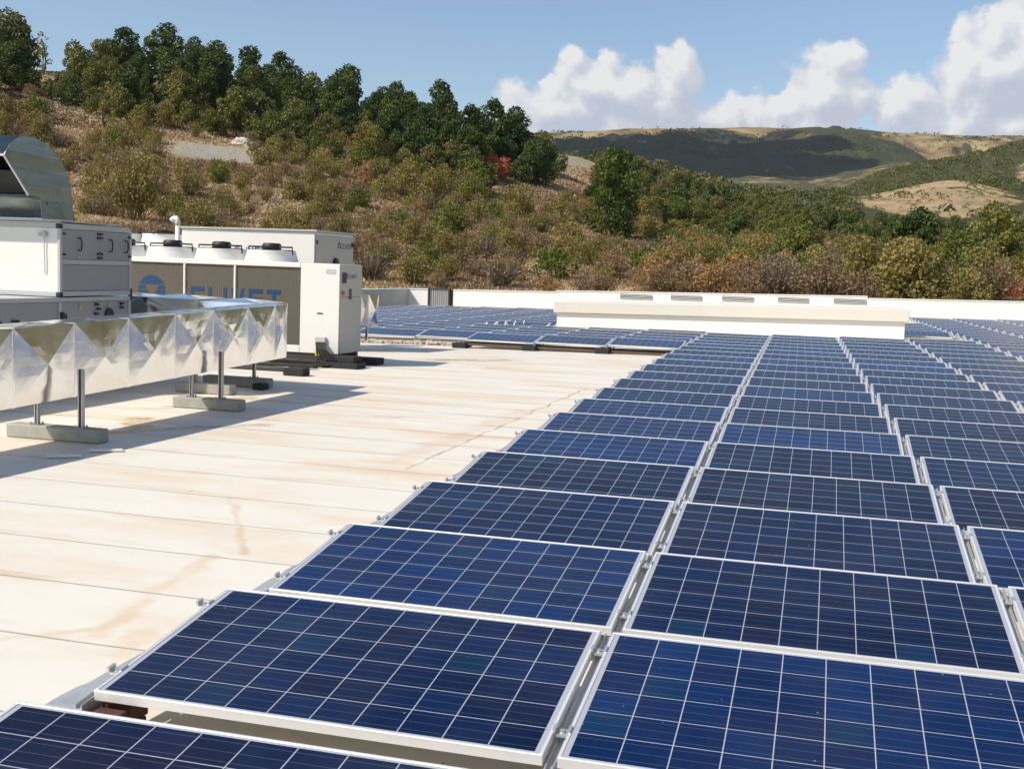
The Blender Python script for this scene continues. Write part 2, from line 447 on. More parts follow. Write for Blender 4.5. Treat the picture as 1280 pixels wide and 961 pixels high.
def m_terrain():
    t = NT('hillside_ground'); p = t.pos()
    at = t.n('ShaderNodeAttribute', attribute_name='cover').outputs['Fac']
    gr = t.n('ShaderNodeAttribute', attribute_name='gravel').outputs['Fac']
    fa = t.n('ShaderNodeAttribute', attribute_name='far').outputs['Fac']
    n1 = t.noise(p, .05, 8, .62); n2 = t.noise(p, .5, 6, .7); n3 = t.noise(p, .012, 8, .6)
    c = t.ramp(n1, [(.30, (.24, .165, .085)), (.48, (.36, .26, .14)), (.62, (.48, .36, .21)), (.8, (.27, .21, .10))])
    c = t.mix(t.ramp(n2, [(.35, 0.), (.7, .75)]), c, (.46, .34, .21))
    c = t.mix(t.ramp(t.noise(p, .9, 4, .7), [(.52, 0.), (.68, .5)]), c, (.13, .075, .042))
    c = t.mix(fa, c, t.ramp(n3, [(.34, (.13, .085, .04)), (.5, (.26, .185, .085)), (.62, (.40, .30, .155))]))
    forest = t.ramp(t.m('ADD', at, t.m('MULTIPLY', t.m('SUBTRACT', t.noise(p, .03, 7, .68), .5), .9)), [(.42, 0.), (.55, 1.)])
    fc = t.mix(t.noise(p, .06, 6, .7), (.018, .027, .010), (.048, .058, .022))
    c = t.mix(t.m('MULTIPLY', forest, .92), c, fc)
    gn = t.noise(p, .12, 7, .7)
    c = t.mix(t.ramp(gn, [(.42, .0), (.62, .55)]), c, t.mix(.5, c, (.12, .10, .035)))
    c = t.mix(gr, c, t.mix(t.noise(p, 1.5, 4, .7), (.24, .21, .15), (.46, .44, .37)))
    setp(t, Base_Color=c, Roughness=.95); t.b.inputs['Specular IOR Level'].default_value = .1
    t.bump(t.noise(p, .8, 6, .7), .9, .5); return t.mat
M['terrain'] = m_terrain()


def m_leaf(name, a, b, c3, sub=.25):
    """per-leaf 'tint' attribute mixes three foliage colours, each plant shifts it a little"""
    t = NT(name); at = t.n('ShaderNodeAttribute', attribute_name='tint').outputs['Fac']
    oi = t.n('ShaderNodeObjectInfo'); f = t.m('ADD', t.m('MULTIPLY', at, .75), t.m('MULTIPLY', oi.outputs['Random'], .3), clamp=True)
    c = t.ramp(f, [(.08, a), (.5, b), (.95, c3)])
    setp(t, Base_Color=c, Roughness=.6); t.b.inputs['Specular IOR Level'].default_value = .25
    tr = t.n('ShaderNodeBsdfTranslucent'); t.l(c, tr.inputs[0]); mx = t.n('ShaderNodeMixShader'); mx.inputs[0].default_value = sub
    t.l(t.b.outputs[0], mx.inputs[1]); t.l(tr.outputs[0], mx.inputs[2]); t.l(mx.outputs[0], t.out.inputs[0])
    return t.mat


M['l_dark'] = m_leaf('dark_green_leaves', (0.040, 0.065, 0.017), (0.074, 0.107, 0.025), (0.151, 0.178, 0.039))
M['l_mid'] = m_leaf('mid_green_leaves', (0.075, 0.097, 0.022), (0.146, 0.166, 0.035), (0.290, 0.260, 0.056))
M['l_bright'] = m_leaf('fresh_green_leaves', (0.051, 0.082, 0.015), (0.110, 0.148, 0.025), (0.238, 0.245, 0.043))
M['l_olive'] = m_leaf('olive_leaves', (0.127, 0.112, 0.035), (0.228, 0.189, 0.056), (0.364, 0.281, 0.086))
M['l_brown'] = m_leaf('rusty_brown_leaves', (0.163, 0.106, 0.057), (0.263, 0.175, 0.092), (0.375, 0.263, 0.138))
M['l_grey'] = m_leaf('grey_brown_twigs', (0.127, 0.091, 0.060), (0.220, 0.159, 0.102), (0.338, 0.252, 0.157), .1)
M['l_yellow'] = m_leaf('yellow_green_leaves', (0.164, 0.152, 0.031), (0.291, 0.240, 0.055), (0.430, 0.342, 0.088))
M['l_orange'] = m_leaf('orange_autumn_leaves', (0.264, 0.143, 0.050), (0.363, 0.209, 0.075), (0.440, 0.286, 0.100))
M['l_red'] = m_leaf('red_autumn_leaves', (.42, .085, .045), (.55, .15, .075), (.62, .24, .12), .3)
M['l_mix'] = m_leaf('mixed_wood_leaves', (0.065, 0.086, 0.024), (0.134, 0.146, 0.042), (0.304, 0.225, 0.069))
M['bark'] = simple('grey_bark', (.10, .075, .055), .9, var=.3, nscale=3)
M['l_dry'] = m_leaf('dry_grass', (.25, .165, .092), (.44, .31, .18), (.64, .50, .32), .25)

# ------------------------------------------------------------------ ground, hills
RS = [60, 75, 100, 130, 165, 200, 260, 350, 500, 700, 1000, 1600, 2400, 3200, 4200]
TAB = [(-47.71, [-0.8, 1.2, 4.5, 10.5, 19.8, 29.0, 16, 8, 5, 5, 5, 10, 20.3, 100.3, 116.8]),
       (-38.63, [-0.6, 1.3, 4.8, 11.3, 20.5, 30.2, 18, 10, 6.4, 8.2, 11.0, 16.6, 46.3, 149.9, 180.7]),
       (-31.76, [-0.5, 1.5, 5.1, 11.5, 20.5, 30.8, 20, 13, 15.4, 20.8, 29.0, 45.3, 90.3, 212.3, 262.0]),
       (-24.36, [-0.3, 1.5, 4.7, 10.7, 18.6, 27.0, 20, 18, 24, 30, 54.5, 86.1, 152.1, 297.0, 372.7]),
       (-20.52, [-0.2, 1.5, 4.6, 9.8, 17.5, 25.1, 20.9, 20, 28, 45.3, 64.0, 101.3, 175.1, 328.4, 413.8]),
       (-16.63, [-0.1, 1.6, 4.2, 8.9, 15.5, 22.5, 29.7, 26.3, 30, 45, 72.0, 114.2, 194.4, 354.5, 448.0]),
       (-12.73, [0.0, 1.5, 3.6, 7.4, 12.8, 18.9, 27.9, 28.1, 30, 44, 70, 122.3, 206.6, 370.5, 469.1]),
       (-8.85, [0.0, 1.3, 2.8, 5.4, 9.7, 14.6, 22.9, 33.9, 30, 45, 70, 129.8, 217.7, 384.9, 488.0]),
       (-5.02, [0.1, 1.1, 2.1, 3.9, 6.9, 10.7, 17.5, 27.1, 33.3, 36.0, 50, 90, 220, 395.3, 501.8]),
       (-1.29, [0.2, 1.1, 1.8, 3.3, 5.7, 8.9, 14.5, 23.5, 36.0, 43.4, 56, 90, 220, 395.5, 502.3]),
       (2.33, [0.3, 1.2, 1.8, 2.9, 5.0, 7.7, 12.9, 21.2, 38.5, 50, 91.9, 131.7, 219.7, 384.0, 487.5]),
       (5.13, [0.4, 1.2, 1.8, 2.8, 4.6, 7.2, 12.2, 20.6, 45.1, 53, 101.1, 129.5, 216.0, 377.7, 479.4]),
       (8.49, [0.5, 1.3, 1.9, 2.9, 4.7, 7.0, 11.5, 20.1, 37.6, 60.5, 115.7, 131.1, 217.9, 378.2, 480.4]),
       (15.3, [0.6, 1.6, 2.2, 3.3, 5.1, 7.4, 12.2, 21.9, 40.7, 66.4, 128.7, 135.6, 223.3, 380.4, 484.2]),
       (40, [0.6, 2.5, 6, 11, 17, 25, 38, 56, 75, 95, 140, 200, 300, 450, 500]), (120, [0.6, 2.5, 7, 13, 20, 30, 44, 60, 75, 95, 140, 200, 300, 450, 500])]


def vnoise(x, y, seed=0):
    xi = np.floor(x).astype(np.int64); yi = np.floor(y).astype(np.int64); fx = x - xi; fy = y - yi
    fx = fx * fx * (3 - 2 * fx); fy = fy * fy * (3 - 2 * fy)

    def h(a, b):
        n = (a * 374761393 + b * 668265263 + seed * 144665) & 0xFFFFFFFF
        n = ((n ^ (n >> 13)) * 1274126177) & 0xFFFFFFFF
        return ((n ^ (n >> 16)) & 0xFFFF) / 65535.0
    return (h(xi, yi) * (1 - fx) + h(xi + 1, yi) * fx) * (1 - fy) + (h(xi, yi + 1) * (1 - fx) + h(xi + 1, yi + 1) * fx) * fy


def fbm(x, y, o=5, seed=0, g=.5):
    x = np.asarray(x, float); y = np.asarray(y, float)
    s = 0; a = 1; t = 0
    for i in range(o):
        s = s + a * vnoise(x * 2 ** i, y * 2 ** i, seed + i * 17); t += a; a *= g
    return s / t - .5


AZT = np.array([r[0] for r in TAB]); ZT = np.array([r[1] for r in TAB])
azf = np.linspace(-50, 118, 561); rf = np.exp(np.linspace(math.log(60), math.log(4400), 320))
_z1 = np.array([np.interp(azf, AZT, ZT[:, j]) for j in range(len(RS))]).T
_z = np.array([np.interp(rf, RS, _z1[i]) for i in range(len(azf))])
for _ in range(10):
    _z[1:-1] = (_z[:-2] + 2 * _z[1:-1] + _z[2:]) / 4
for _ in range(4):
    _z[:, 1:-1] = (_z[:, :-2] + 2 * _z[:, 1:-1] + _z[:, 2:]) / 4
A2, R2 = np.meshgrid(np.radians(azf), rf, indexing='ij')
GX = CAM[0] + R2 * np.sin(A2); GY = CAM[1] + R2 * np.cos(A2)
amp = np.clip((R2 - 60) / 60, 0, 1)
GZ = _z + amp * fbm(GX / 14, GY / 14, 4, 3) * 1.8 + np.clip((R2 - 300) / 500, 0, 1) * fbm(GX / 110, GY / 110, 5, 9) * 5
farm = np.clip((R2 - 1800) / 600, 0, 1)
sstep0 = lambda r: 1 - .75 * np.clip((r - 2900) / 300, 0, 1)
GZ = GZ + farm * (fbm(GX / 420, GY / 420, 6, 21) * 70 + (.5 - np.abs(fbm(GX / 210, GY / 210, 4, 31)) * 2) * 66 + fbm(GX / 90, GY / 90, 4, 35) * 14) * sstep0(R2)


def bearing(az):          # world azimuth -> bearing scale (640 = straight ahead of the viewpoint)
    return 640 + FPX * np.tan(np.clip(az + 0.2596, -1.2, 1.2))


LA, LR = np.radians(azf), np.log(rf)


def ground_z(x, y):
    dx = np.asarray(x) - CAM[0]; dy = np.asarray(y) - CAM[1]
    a = np.arctan2(dx, dy); r = np.log(np.hypot(dx, dy))
    i = np.clip((a - LA[0]) / (LA[1] - LA[0]), 0, len(LA) - 1.001); j = np.clip((r - LR[0]) / (LR[1] - LR[0]), 0, len(LR) - 1.001)
    i0 = i.astype(int); j0 = j.astype(int); fi = i - i0; fj = j - j0
    return (GZ[i0, j0] * (1 - fi) + GZ[i0 + 1, j0] * fi) * (1 - fj) + (GZ[i0, j0 + 1] * (1 - fi) + GZ[i0 + 1, j0 + 1] * fi) * fj


BR = bearing(A2)


def sstep(x, a, b):
    t = np.clip((x - a) / (b - a), 0, 1); return t * t * (3 - 2 * t)


def bald_hill(b, r):      # the bare brown knoll on the right
    return np.clip(1.35 - ((b - 1155) / 112) ** 2 - ((r - 435) / 95) ** 2, 0, 1)


def make_terrain():
    cover = np.zeros_like(R2) + .12
    cover += .75 * sstep(R2, 240, 330) * sstep(R2, 2300, 1500)
    cover = np.where((BR > 1500) & (R2 < 700), .56, cover)
    n = fbm(GX / 260, GY / 260, 6, 77, .65)
    big = sstep(n, -.01, .04)
    fc = .66 * big + .16
    fc = np.maximum(fc, .85 * sstep(R2 + n * 900, 2800, 2500))
    centre = np.exp(-((BR - 830) / 130) ** 2) * sstep(R2, 3250, 2900)
    fc = np.clip(fc + .10 * centre, 0, 1) * sstep(R2, 3350, 3050)
    cover = cover * (1 - farm) + fc * farm
    cover -= (.9 + .5 * np.minimum(0, fbm(GX / 9, GY / 9, 4, 88) - .05) * 4) * bald_hill(BR, R2)
    cover -= .6 * np.exp(-((BR - 720) / 40) ** 2) * np.exp(-((R2 - 250) / 40) ** 2)
    cover -= .5 * np.exp(-((BR - 1275) / 35) ** 2) * np.exp(-((R2 - 760) / 90) ** 2)
    gravel = np.clip(1.5 - (((BR - 262) / 62) ** 2 + ((R2 - 141) / 6.5) ** 2) * 1.2 + fbm(GX / 5, GY / 5, 3, 5), 0, 1)
    gravel = np.maximum(gravel, .75 * np.clip(1.3 - ((BR - 90) / 50) ** 2 - ((R2 - 172) / 10) ** 2, 0, 1))
    gravel = np.maximum(gravel, .6 * np.clip(1.3 - ((BR - 700) / 32) ** 2 - ((R2 - 235) / 28) ** 2, 0, 1))
    I, J = GX.shape; V = np.stack([GX, GY, GZ], -1).reshape(-1, 3)
    idx = np.arange(I * J).reshape(I, J)
    F = np.stack([idx[:-1, :-1], idx[1:, :-1], idx[1:, 1:], idx[:-1, 1:]], -1).reshape(-1, 4)[:, ::-1]
    skirt = np.stack([GX[:, 0], GY[:, 0], np.full(I, -9.)], -1); b0 = len(V); V = np.vstack([V, skirt])
    k = np.arange(I - 1); F = np.vstack([F, np.stack([idx[:-1, 0], idx[1:, 0], b0 + k + 1, b0 + k], -1)])
    pad = lambda a: np.concatenate([a.ravel(), np.zeros(I)])
    me = np_mesh('hills', V, F, M['terrain'], [('cover', 'POINT', pad(cover)), ('gravel', 'POINT', pad(gravel)), ('far', 'POINT', pad(farm))], True)
    tag(link('hills', me), kind='structure')
    g = MB(); g.add([(-9000, -9000, -8.5), (9000, -9000, -8.5), (9000, 9000, -8.5), (-9000, 9000, -8.5)], [(0, 1, 2, 3)])
    tag(g.build('ground', M['terrain']), kind='structure')


make_terrain()


# ------------------------------------------------------------------ the roof
def dz(x, y):
    """the far part of the roof rises gently to the right"""
    t = min(max((y - 17) / 9, 0), 1); t = t * t * (3 - 2 * t)
    return .0185 * (x - 2.5) * t


def make_roof():
    xs = [-17.0, -12, -9, -7, -5, -3, -1, 1, 4, 8, 14, 22]; ys = [-8, 0, 8, 14] + [17 + i for i in range(0, 10)] + [30, 40, 50.0]
    vs = [(x, y, dz(x, y)) for y in ys for x in xs]; n = len(xs)
    fs = [(j * n + i, j * n + i + 1, (j + 1) * n + i + 1, (j + 1) * n + i) for j in range(len(ys) - 1) for i in range(n - 1)]
    tag(MB().add(vs, fs).build('roof_deck', M['roof'], smooth=True), kind='structure')
    b = MB().box(-17.25, 22, -8, 50.2, -8.5, -.6)
    root = empty('factory_building', (0, 0, -8.5), 'white factory building whose flat roof carries the panels', 'building')
    o = b.build('wall', M['wall_white']); o.parent = root; o.location = (0, 0, 8.5)


make_roof()


def wall_run(name, x0, x1, y0, y1, z0a, z0b, z1a, z1b, mat, label, cat):
    """wall with sloping top between x0 and x1"""
    m = MB(); vs = []
    vs = [(x0, y0, z0a), (x1, y0, z0b), (x1, y1, z0b), (x0, y1, z0a), (x0, y0, z1a), (x1, y0, z1b), (x1, y1, z1b), (x0, y1, z1a)]
    m.add(vs, [(3, 2, 1, 0), (4, 5, 6, 7), (0, 1, 5, 4), (1, 2, 6, 5), (2, 3, 7, 6), (3, 0, 4, 7)])
    root = empty(name, ((x0 + x1) / 2, y0, z0a), label, cat)
    o = m.build('wall_face', mat, root); o.location = (-(x0 + x1) / 2, -y0, -z0a)
    c = MB(); h = .035
    vs = [(x0 - .02, y0 - .03, z1a + .003), (x1 + .02, y0 - .03, z1b + .003), (x1 + .02, y1 + .03, z1b + .003), (x0 - .02, y1 + .03, z1a + .003)]
    vs += [(a, b, z + h) for a, b, z in vs]
    c.add(vs, [(3, 2, 1, 0), (4, 5, 6, 7), (0, 1, 5, 4), (1, 2, 6, 5), (2, 3, 7, 6), (3, 0, 4, 7)])
    o = c.build('coping', M['wall_white'], root); o.location = (-(x0 + x1) / 2, -y0, -z0a)
    return root


ZW = lambda x: .70 + (x + 14.73) * .0187
wall_run('parapet_wall', -14.73, -9.7, 50.0, 50.25, -.6, -.6, ZW(-14.73), ZW(-9.7), M['wall_white'], 'white parapet wall stretch just right of the grey gate', 'wall')
vr = wall_run('parapet_wall', -9.695, 4.12, 50.0, 50.25, -.6, -.6, ZW(-9.7) + .06, ZW(4.12) + .09, M['wall_white'], 'raised white parapet wall stretch with five louvred vents', 'wall')
wall_run('parapet_wall', 4.125, 22, 50.0, 50.25, -.6, -.6, ZW(4.12), ZW(22), M['wall_white'], 'long plain white parapet wall at the right end of roof', 'wall')
wall_run('parapet_wall', -17.0, -16.02, 50.0, 50.25, -.6, -.6, .66, .68, M['wall_white'], 'short white wall piece left of the grey gate', 'wall')
wall_run('parapet_wall', -17.25, -17.003, 30.0, 50.25, -.6, -.6, .66, .66, M['white_shaded'], 'shaded side parapet wall behind the packaged cooling unit', 'wall')
for xa, xb in ((-6.72, -5.24), (-4.4, -3.0), (-2.1, -.72), (.34, 1.66), (2.72, 4.08)):
    zt = ZW((xa + xb) / 2) - .02
    m = MB(); m.box(xa, xb, -.012, -.002, zt - .2, zt, 1)
    for k in range(3): m.box(xa, xb, -.05, -.012, zt - .19 + k * .066, zt - .155 + k * .066, 0)
    o = m.build('louvre_vent', [M['louvre'], M['dark']], vr); o.location = (2.79, 0, .6)


def make_gate():
    r = empty('roof_gate', (-15.4, 50, -.4), 'grey corrugated metal gate between two white parapet pieces', 'gate')
    m = MB()
    for i in range(9):
        x = -.52 + i * .105; m.box(x, x + .06, .05, .09, 0, 1.1); m.box(x + .06, x + .105, .07, .1, 0, 1.1)
    m.build('door_leaf', M['grey_panel'], r)
    f = MB(); f.box(-.6, -.53, .0, .12, -.1, 1.16); f.box(.43, .48, 0, .12, -.1, 1.16); f.box(-.6, .48, 0, .12, 1.12, 1.17)
    f.build('gate_frame', M['dark'], r)
    MB().box(.48, .62, .1, .14, -.1, 1.12).build('brown_infill', M['brick'], r)


make_gate()


def make_skylight():
    r = empty('roof_skylight', (-.4, 31, 0), 'long white roof skylight box with overhanging cream lid', 'skylight')
    xa, xb = -5.33, 4.56
    f = lambda x, a, b: a + (x - xa) / (xb - xa) * (b - a)

    def slab(x0, x1, y0, y1, za0, zb0, za1, zb1, name, mat):
        vs = [(x0, y0, za0), (x1, y0, zb0), (x1, y1, zb0), (x0, y1, za0), (x0, y0, za1), (x1, y0, zb1), (x1, y1, zb1), (x0, y1, za1)]
        vs = [(x + .4, y - 31, z) for x, y, z in vs]
        o = MB().add(vs, [(3, 2, 1, 0), (4, 5, 6, 7), (0, 1, 5, 4), (1, 2, 6, 5), (2, 3, 7, 6), (3, 0, 4, 7)]).build(name, mat, r)
        bv = o.modifiers.new('bevel', 'BEVEL'); bv.width = .02; bv.segments = 2
        return o
    slab(xa, xb, 31.0, 32.6, -.2, 0, .53, .70, 'upstand', M['wall_white'])
    slab(xa - .09, xb + .09, 30.9, 32.7, .533, .703, .87, 1.06, 'lid', M['lid'])


make_skylight()

# ------------------------------------------------------------------ solar panels
PL, PW, TILT, PITCH, GAP, SKEW = 1.65, 0.99, 0.1239, 1.4222, 0.0491, -0.03066
HI = .32
ORD = ['first', 'second', 'third', 'fourth', 'fifth', 'sixth', 'seventh', 'eighth', 'ninth', 'tenth', 'eleventh', 'twelfth', 'thirteenth',
       'fourteenth', 'fifteenth', 'sixteenth', 'seventeenth', 'eighteenth', 'nineteenth', 'twentieth', 'twenty-first', 'twenty-second', 'twenty-third',
       'twenty-fourth', 'twenty-fifth', 'twenty-sixth', 'twenty-seventh', 'twenty-eighth', 'twenty-ninth', 'thirtieth', 'thirty-first', 'thirty-second',
       'thirty-third', 'thirty-fourth', 'thirty-fifth', 'thirty-sixth']


def panel_meshes():
    """panel-local frame: origin at the low front left corner on the roof, tilted about x"""
    lowz = HI - PW * math.sin(TILT)
    T = Matrix.Translation((0, 0, lowz)) @ Matrix.Rotation(TILT, 4, 'X')
    TH = .038
    fr = MB(); lip = .011
    # frame profile: four mitred bars with a stepped lip
    def bar(x0, x1, y0, y1): fr.box(x0, x1, y0, y1, -TH, 0, M=T, ch=.0012)
    bar(0, PL, 0, lip); bar(0, PL, PW - lip, PW)
    fr.box(0, lip, lip + .0005, PW - lip - .0005, -TH, -.0003, M=T, ch=.0012); fr.box(PL - lip, PL, lip + .0005, PW - lip - .0005, -TH, -.0003, M=T, ch=.0012)
    fr.box(lip, PL - lip, lip, lip + .02, -TH, -TH + .002, M=T)
    clamps = []
    for y in (.16, .80):      # clamps bridging the gap to the left neighbour, with the bolt head
        cl = MB(); clamps.append(cl)
        cl.box(-GAP + .006, -.003, y, y + .045, -.020, -.012, M=T); cl.box(-GAP - .006, -GAP + .005, y, y + .045, -.012, .0045, M=T)
        cl.box(-.004, .007, y, y + .045, -.012, .0045, M=T); cl.cyl(T @ Vector((-GAP / 2, y + .022, -.012)), T @ Vector((-GAP / 2, y + .022, -.002)), .008, n=8)
    rl = MB(); x0, x1 = -GAP + .010, -.010
    rl.box(x0, x1, -.06, PW + .05, -.085, -.045, M=T); rl.box(x0, x0 + .004, -.06, PW + .05, -.045, -.030, M=T); rl.box(x1 - .004, x1, -.06, PW + .05, -.045, -.030, M=T)
    ft = MB(); f2 = MB(); z0 = lowz - .085
    ft.box(x0 + .002, x1 - .002, .03, .06, .0065, z0 + .02); zr = HI - .09; f2.box(x0 + .002, x1 - .002, .90, .93, .0065, zr - .01)
    ft.box(x0 - .03, x1 + .03, .0, .11, 0, .006); f2.box(x0 - .03, x1 + .03, .86, .97, 0, .006)
    return T, fr, clamps, rl, [ft, f2]


def glass_obj(T, parent):
    # glass sheet in flat local coordinates (for the cell pattern), tilted by its own transform
    m = MB(); m.add([(.011, .011, -.003), (PL - .011, .011, -.003), (PL - .011, PW - .011, -.003), (.011, PW - .011, -.003)], [(0, 1, 2, 3)])
    m.add([(.011, .011, -.008), (PL - .011, .011, -.008), (PL - .011, PW - .011, -.008), (.011, PW - .011, -.008)], [(3, 2, 1, 0)], 1)
    o = m.build('cell_sheet', [M['solar'], M['white']], parent); o.matrix_local = T
    return o


Tm, fr_, cl_, rl_, ft_ = panel_meshes()
proto = empty('solar_panel')
glass_obj(Tm, proto)
fr_.build('frame', M['alu'], proto)
[c_.build('clamp', M['rail'], proto) for c_ in cl_]
rl_.build('support_rail', M['rail'], proto)
[f_.build('support_foot', M['steel'], proto) for f_ in ft_]


def field_cells():
    cells = []   # x, y(low edge), label bits
    LOWY = PW * math.cos(TILT)
    for r in range(0, 35):
        for c in range(0, 11):
            x = c * (PL + GAP) + SKEW * r; y = r * PITCH - LOWY
            if y + LOWY > 49.2: continue
            far = r >= 21
            if far:
                xr = x + PL
                if x < 4.2: continue
                if c == 3 and r < 24: continue
            cells.append((x, y, 'main', r, c))
    for r in range(0, 19):
        for k in range(0, 9):
            x = -.70 - (k + 1) * (PL + GAP) + GAP - SKEW * 0 + .04
            x += SKEW * r * .6
            y = 23.05 + r * PITCH
            if k >= 3 and r == 0: continue
            if y > 48: continue
            if r >= 5 and x + PL > -5.5 and y < 33: continue
            if r in (5,) and x > -8.6: continue
            if r > 5 and x + PL > -5.2: continue
            cells.append((x, y, 'left', r, k))
    out = []
    for x, y, f, r, c in cells:
        zz = dz(x + .8, y)
        P = np.array([(x, y, HI + zz), (x + PL, y, HI + zz), (x, y + PW, HI + zz), (x + PL, y + PW, HI + zz)])
        px, py, dd = project(P)
        if (dd < .3).all(): continue
        px = np.clip(px, -9999, 9999)
        if px.max() < -12 or px.min() > 1292 or py.min() > 975 or py.max() < 0: continue
        if f == 'left' and px.max() < 452: continue
        out.append((x, y, zz, f, r, c, float(dd.mean())))
    return out


def place_panels():
    L = field_cells()
    L.sort(key=lambda a: a[6])
    keep, rest = L[:300], L[300:]
    first = True
    for x, y, zz, f, r, c, d in keep:
        o = proto if first else copy_tree(proto); first = False
        o.location = (x, y, zz)
        if f == 'main':
            o['label'] = 'blue solar panel, %s row from the camera, %s column from the bare walkway' % (ORD[r], ORD[c])
            o['group'] = 'solar panels of the large field on the right'
        else:
            o['label'] = 'blue solar panel beyond the walkway, %s row back, %s column left of big field' % (ORD[r], ORD[c])
            o['group'] = 'solar panels of the far field on the left'
        o['category'] = 'solar panel'
        if d > 22:
            for ch in list(o.children):
                if ch.name.startswith('clamp') or (ch.name.startswith('support_foot') and r != 0): bpy.data.objects.remove(ch)
    print('panels', len(keep), 'rest', len(rest))


place_panels()


def small_roof_things():
    # galvanised trays along the left edge of the big field
    for i in range(9):
        y0 = .35 + i * 1.45; y1 = y0 + 1.40
        xo = SKEW * (y0 / PITCH) - .10
        m = MB(); n = 14; vs = []; NRr = random.Random(i)
        prof = [(-.30, .004), (-.285, .016), (-.17, .024), (-.10, .030), (-.06, .075), (-.045, .078)]
        for j in range(n + 1):
            y = y0 + (y1 - y0) * j / n
            for k, (px, pz) in enumerate(prof):
                vs.append((xo + px + NRr.uniform(-.008, .008), y, pz + (NRr.uniform(-.005, .007) if 0 < k < 4 else 0) + .002))
        K = len(prof)
        fs = [(j * K + k, j * K + k + 1, (j + 1) * K + k + 1, (j + 1) * K + k) for j in range(n) for k in range(K - 1)]
        m.add(vs, fs)
        o = m.build('edge_flashing', M['flash'])
        sm = o.modifiers.new('s', 'SOLIDIFY'); sm.thickness = .002
        tag(o, 'crumpled silver edge flashing along walkway, %s piece from the camera' % ORD[i], 'flashing', 'silver edge flashing beside the big field')
    # brick piles below the open left corners
    for i, r in enumerate((1, 2, 3, 4, 5)):
        yb = r * PITCH - .95; xb = SKEW * r + .02; m = MB(); q = random.Random(r)
        for a in range(2):
            for l in range(2):
                x = xb - .02 + q.uniform(-.01, .01); y = yb + a * .125 - .12 + q.uniform(-.01, .01)
                m.box(x, x + .12, y, y + .115, .004 + l * .066, .066 + l * .066, ch=.004)
        tag(m.build('brick_pile', M['brick']), 'dark red ballast bricks under the left corner of panel row %s' % ORD[r], 'bricks', 'ballast bricks under panels')
    # white scraps
    for i, (x, y, rz) in enumerate([(-3.85, 5.54, .6), (-3.72, 5.96, .55)]):
        m = MB().box(-.14, .14, -.035, .035, .004, .022, ch=.003)
        o = m.build('white_strip', M['white']); o.location = (x, y, .002); o.rotation_euler.z = rz
        tag(o, ('white plastic strip on the roof at shadow edge, %s the camera' % ('nearer' if i == 0 else 'farther from')), 'strip', 'white strips on the roof')
    # dark support blocks and rails under the front row of the left field
    for i, x in enumerate([-.72, -2.42, -4.12, -5.80]):
        z = dz(x, 23); m = MB(); m.box(x - .16, x + .16, 22.85, 23.15, z + .004, z + .13, ch=.01); m.box(x - .13, x + .1, 23.25, 23.6, z + .004, z + .12, ch=.01)
        tag(m.build('ballast_block', M['rubber']), 'dark ballast block under front panels beyond the walkway, %s from the right' % ORD[i], 'block', 'ballast blocks of the far field')
    m = MB(); xa, xb = -5.8, -.7
    for y, h in ((23.02, .06), (23.5, .07)):
        m.box(xa, xb, y, y + .05, dz(-3, 23) + .03, dz(-3, 23) + .03 + h)
    tag(m.build('ground_rail', M['rust']), 'brown rail lying under the front panels beyond the walkway', 'rail')
    q = random.Random(3); m = MB()
    for i in range(170):
        x = q.uniform(-10.3, -5.9); y = 24.0 + q.uniform(-.12, .25); s = q.uniform(.03, .07); z = dz(x, 24)
        Mx = Matrix.Translation((x, y, z + s * .6)) @ Matrix.Rotation(q.uniform(0, 3), 4, 'Z') @ Matrix.Rotation(q.uniform(0, 1), 4, 'X')
        m.box(-s * 1.5, s * 1.5, -s, s, -s * .6, s * .6, M=Mx, ch=.012)
    tag(m.build('ballast_stones', M['rubble']), 'band of pale stones along the front of the far panels', 'stones', kind='stuff')
    # loose brackets at the row ends beside the skylight
    for gi, (pts, lab) in enumerate([([(-7.3 + .16 * k, 30.3 + .5 * k) for k in range(5)], 'pale metal brackets standing in the gap left of the skylight')]):
        for k, (x, y) in enumerate(pts):
            z = dz(x, y); m = MB()
            m.tube([(x - .05, y - .25, z + .02), (x, y, z + .36), (x + .09, y + .22, z + .04)], .02, 5); m.box(x - .06, x + .3, y - .02, y + .03, z + .05, z + .16)
            tag(m.build('end_bracket', M['alu']), lab, 'bracket', lab)


small_roof_things()


# ------------------------------------------------------------------ foil duct
def duct_section(name_mat, A, B, C, D, depth):
    """a panel A(bottom0) B(bottom1) C(top1) D(top0) creased from corner to corner, centre pushed out by depth along n"""
    pass


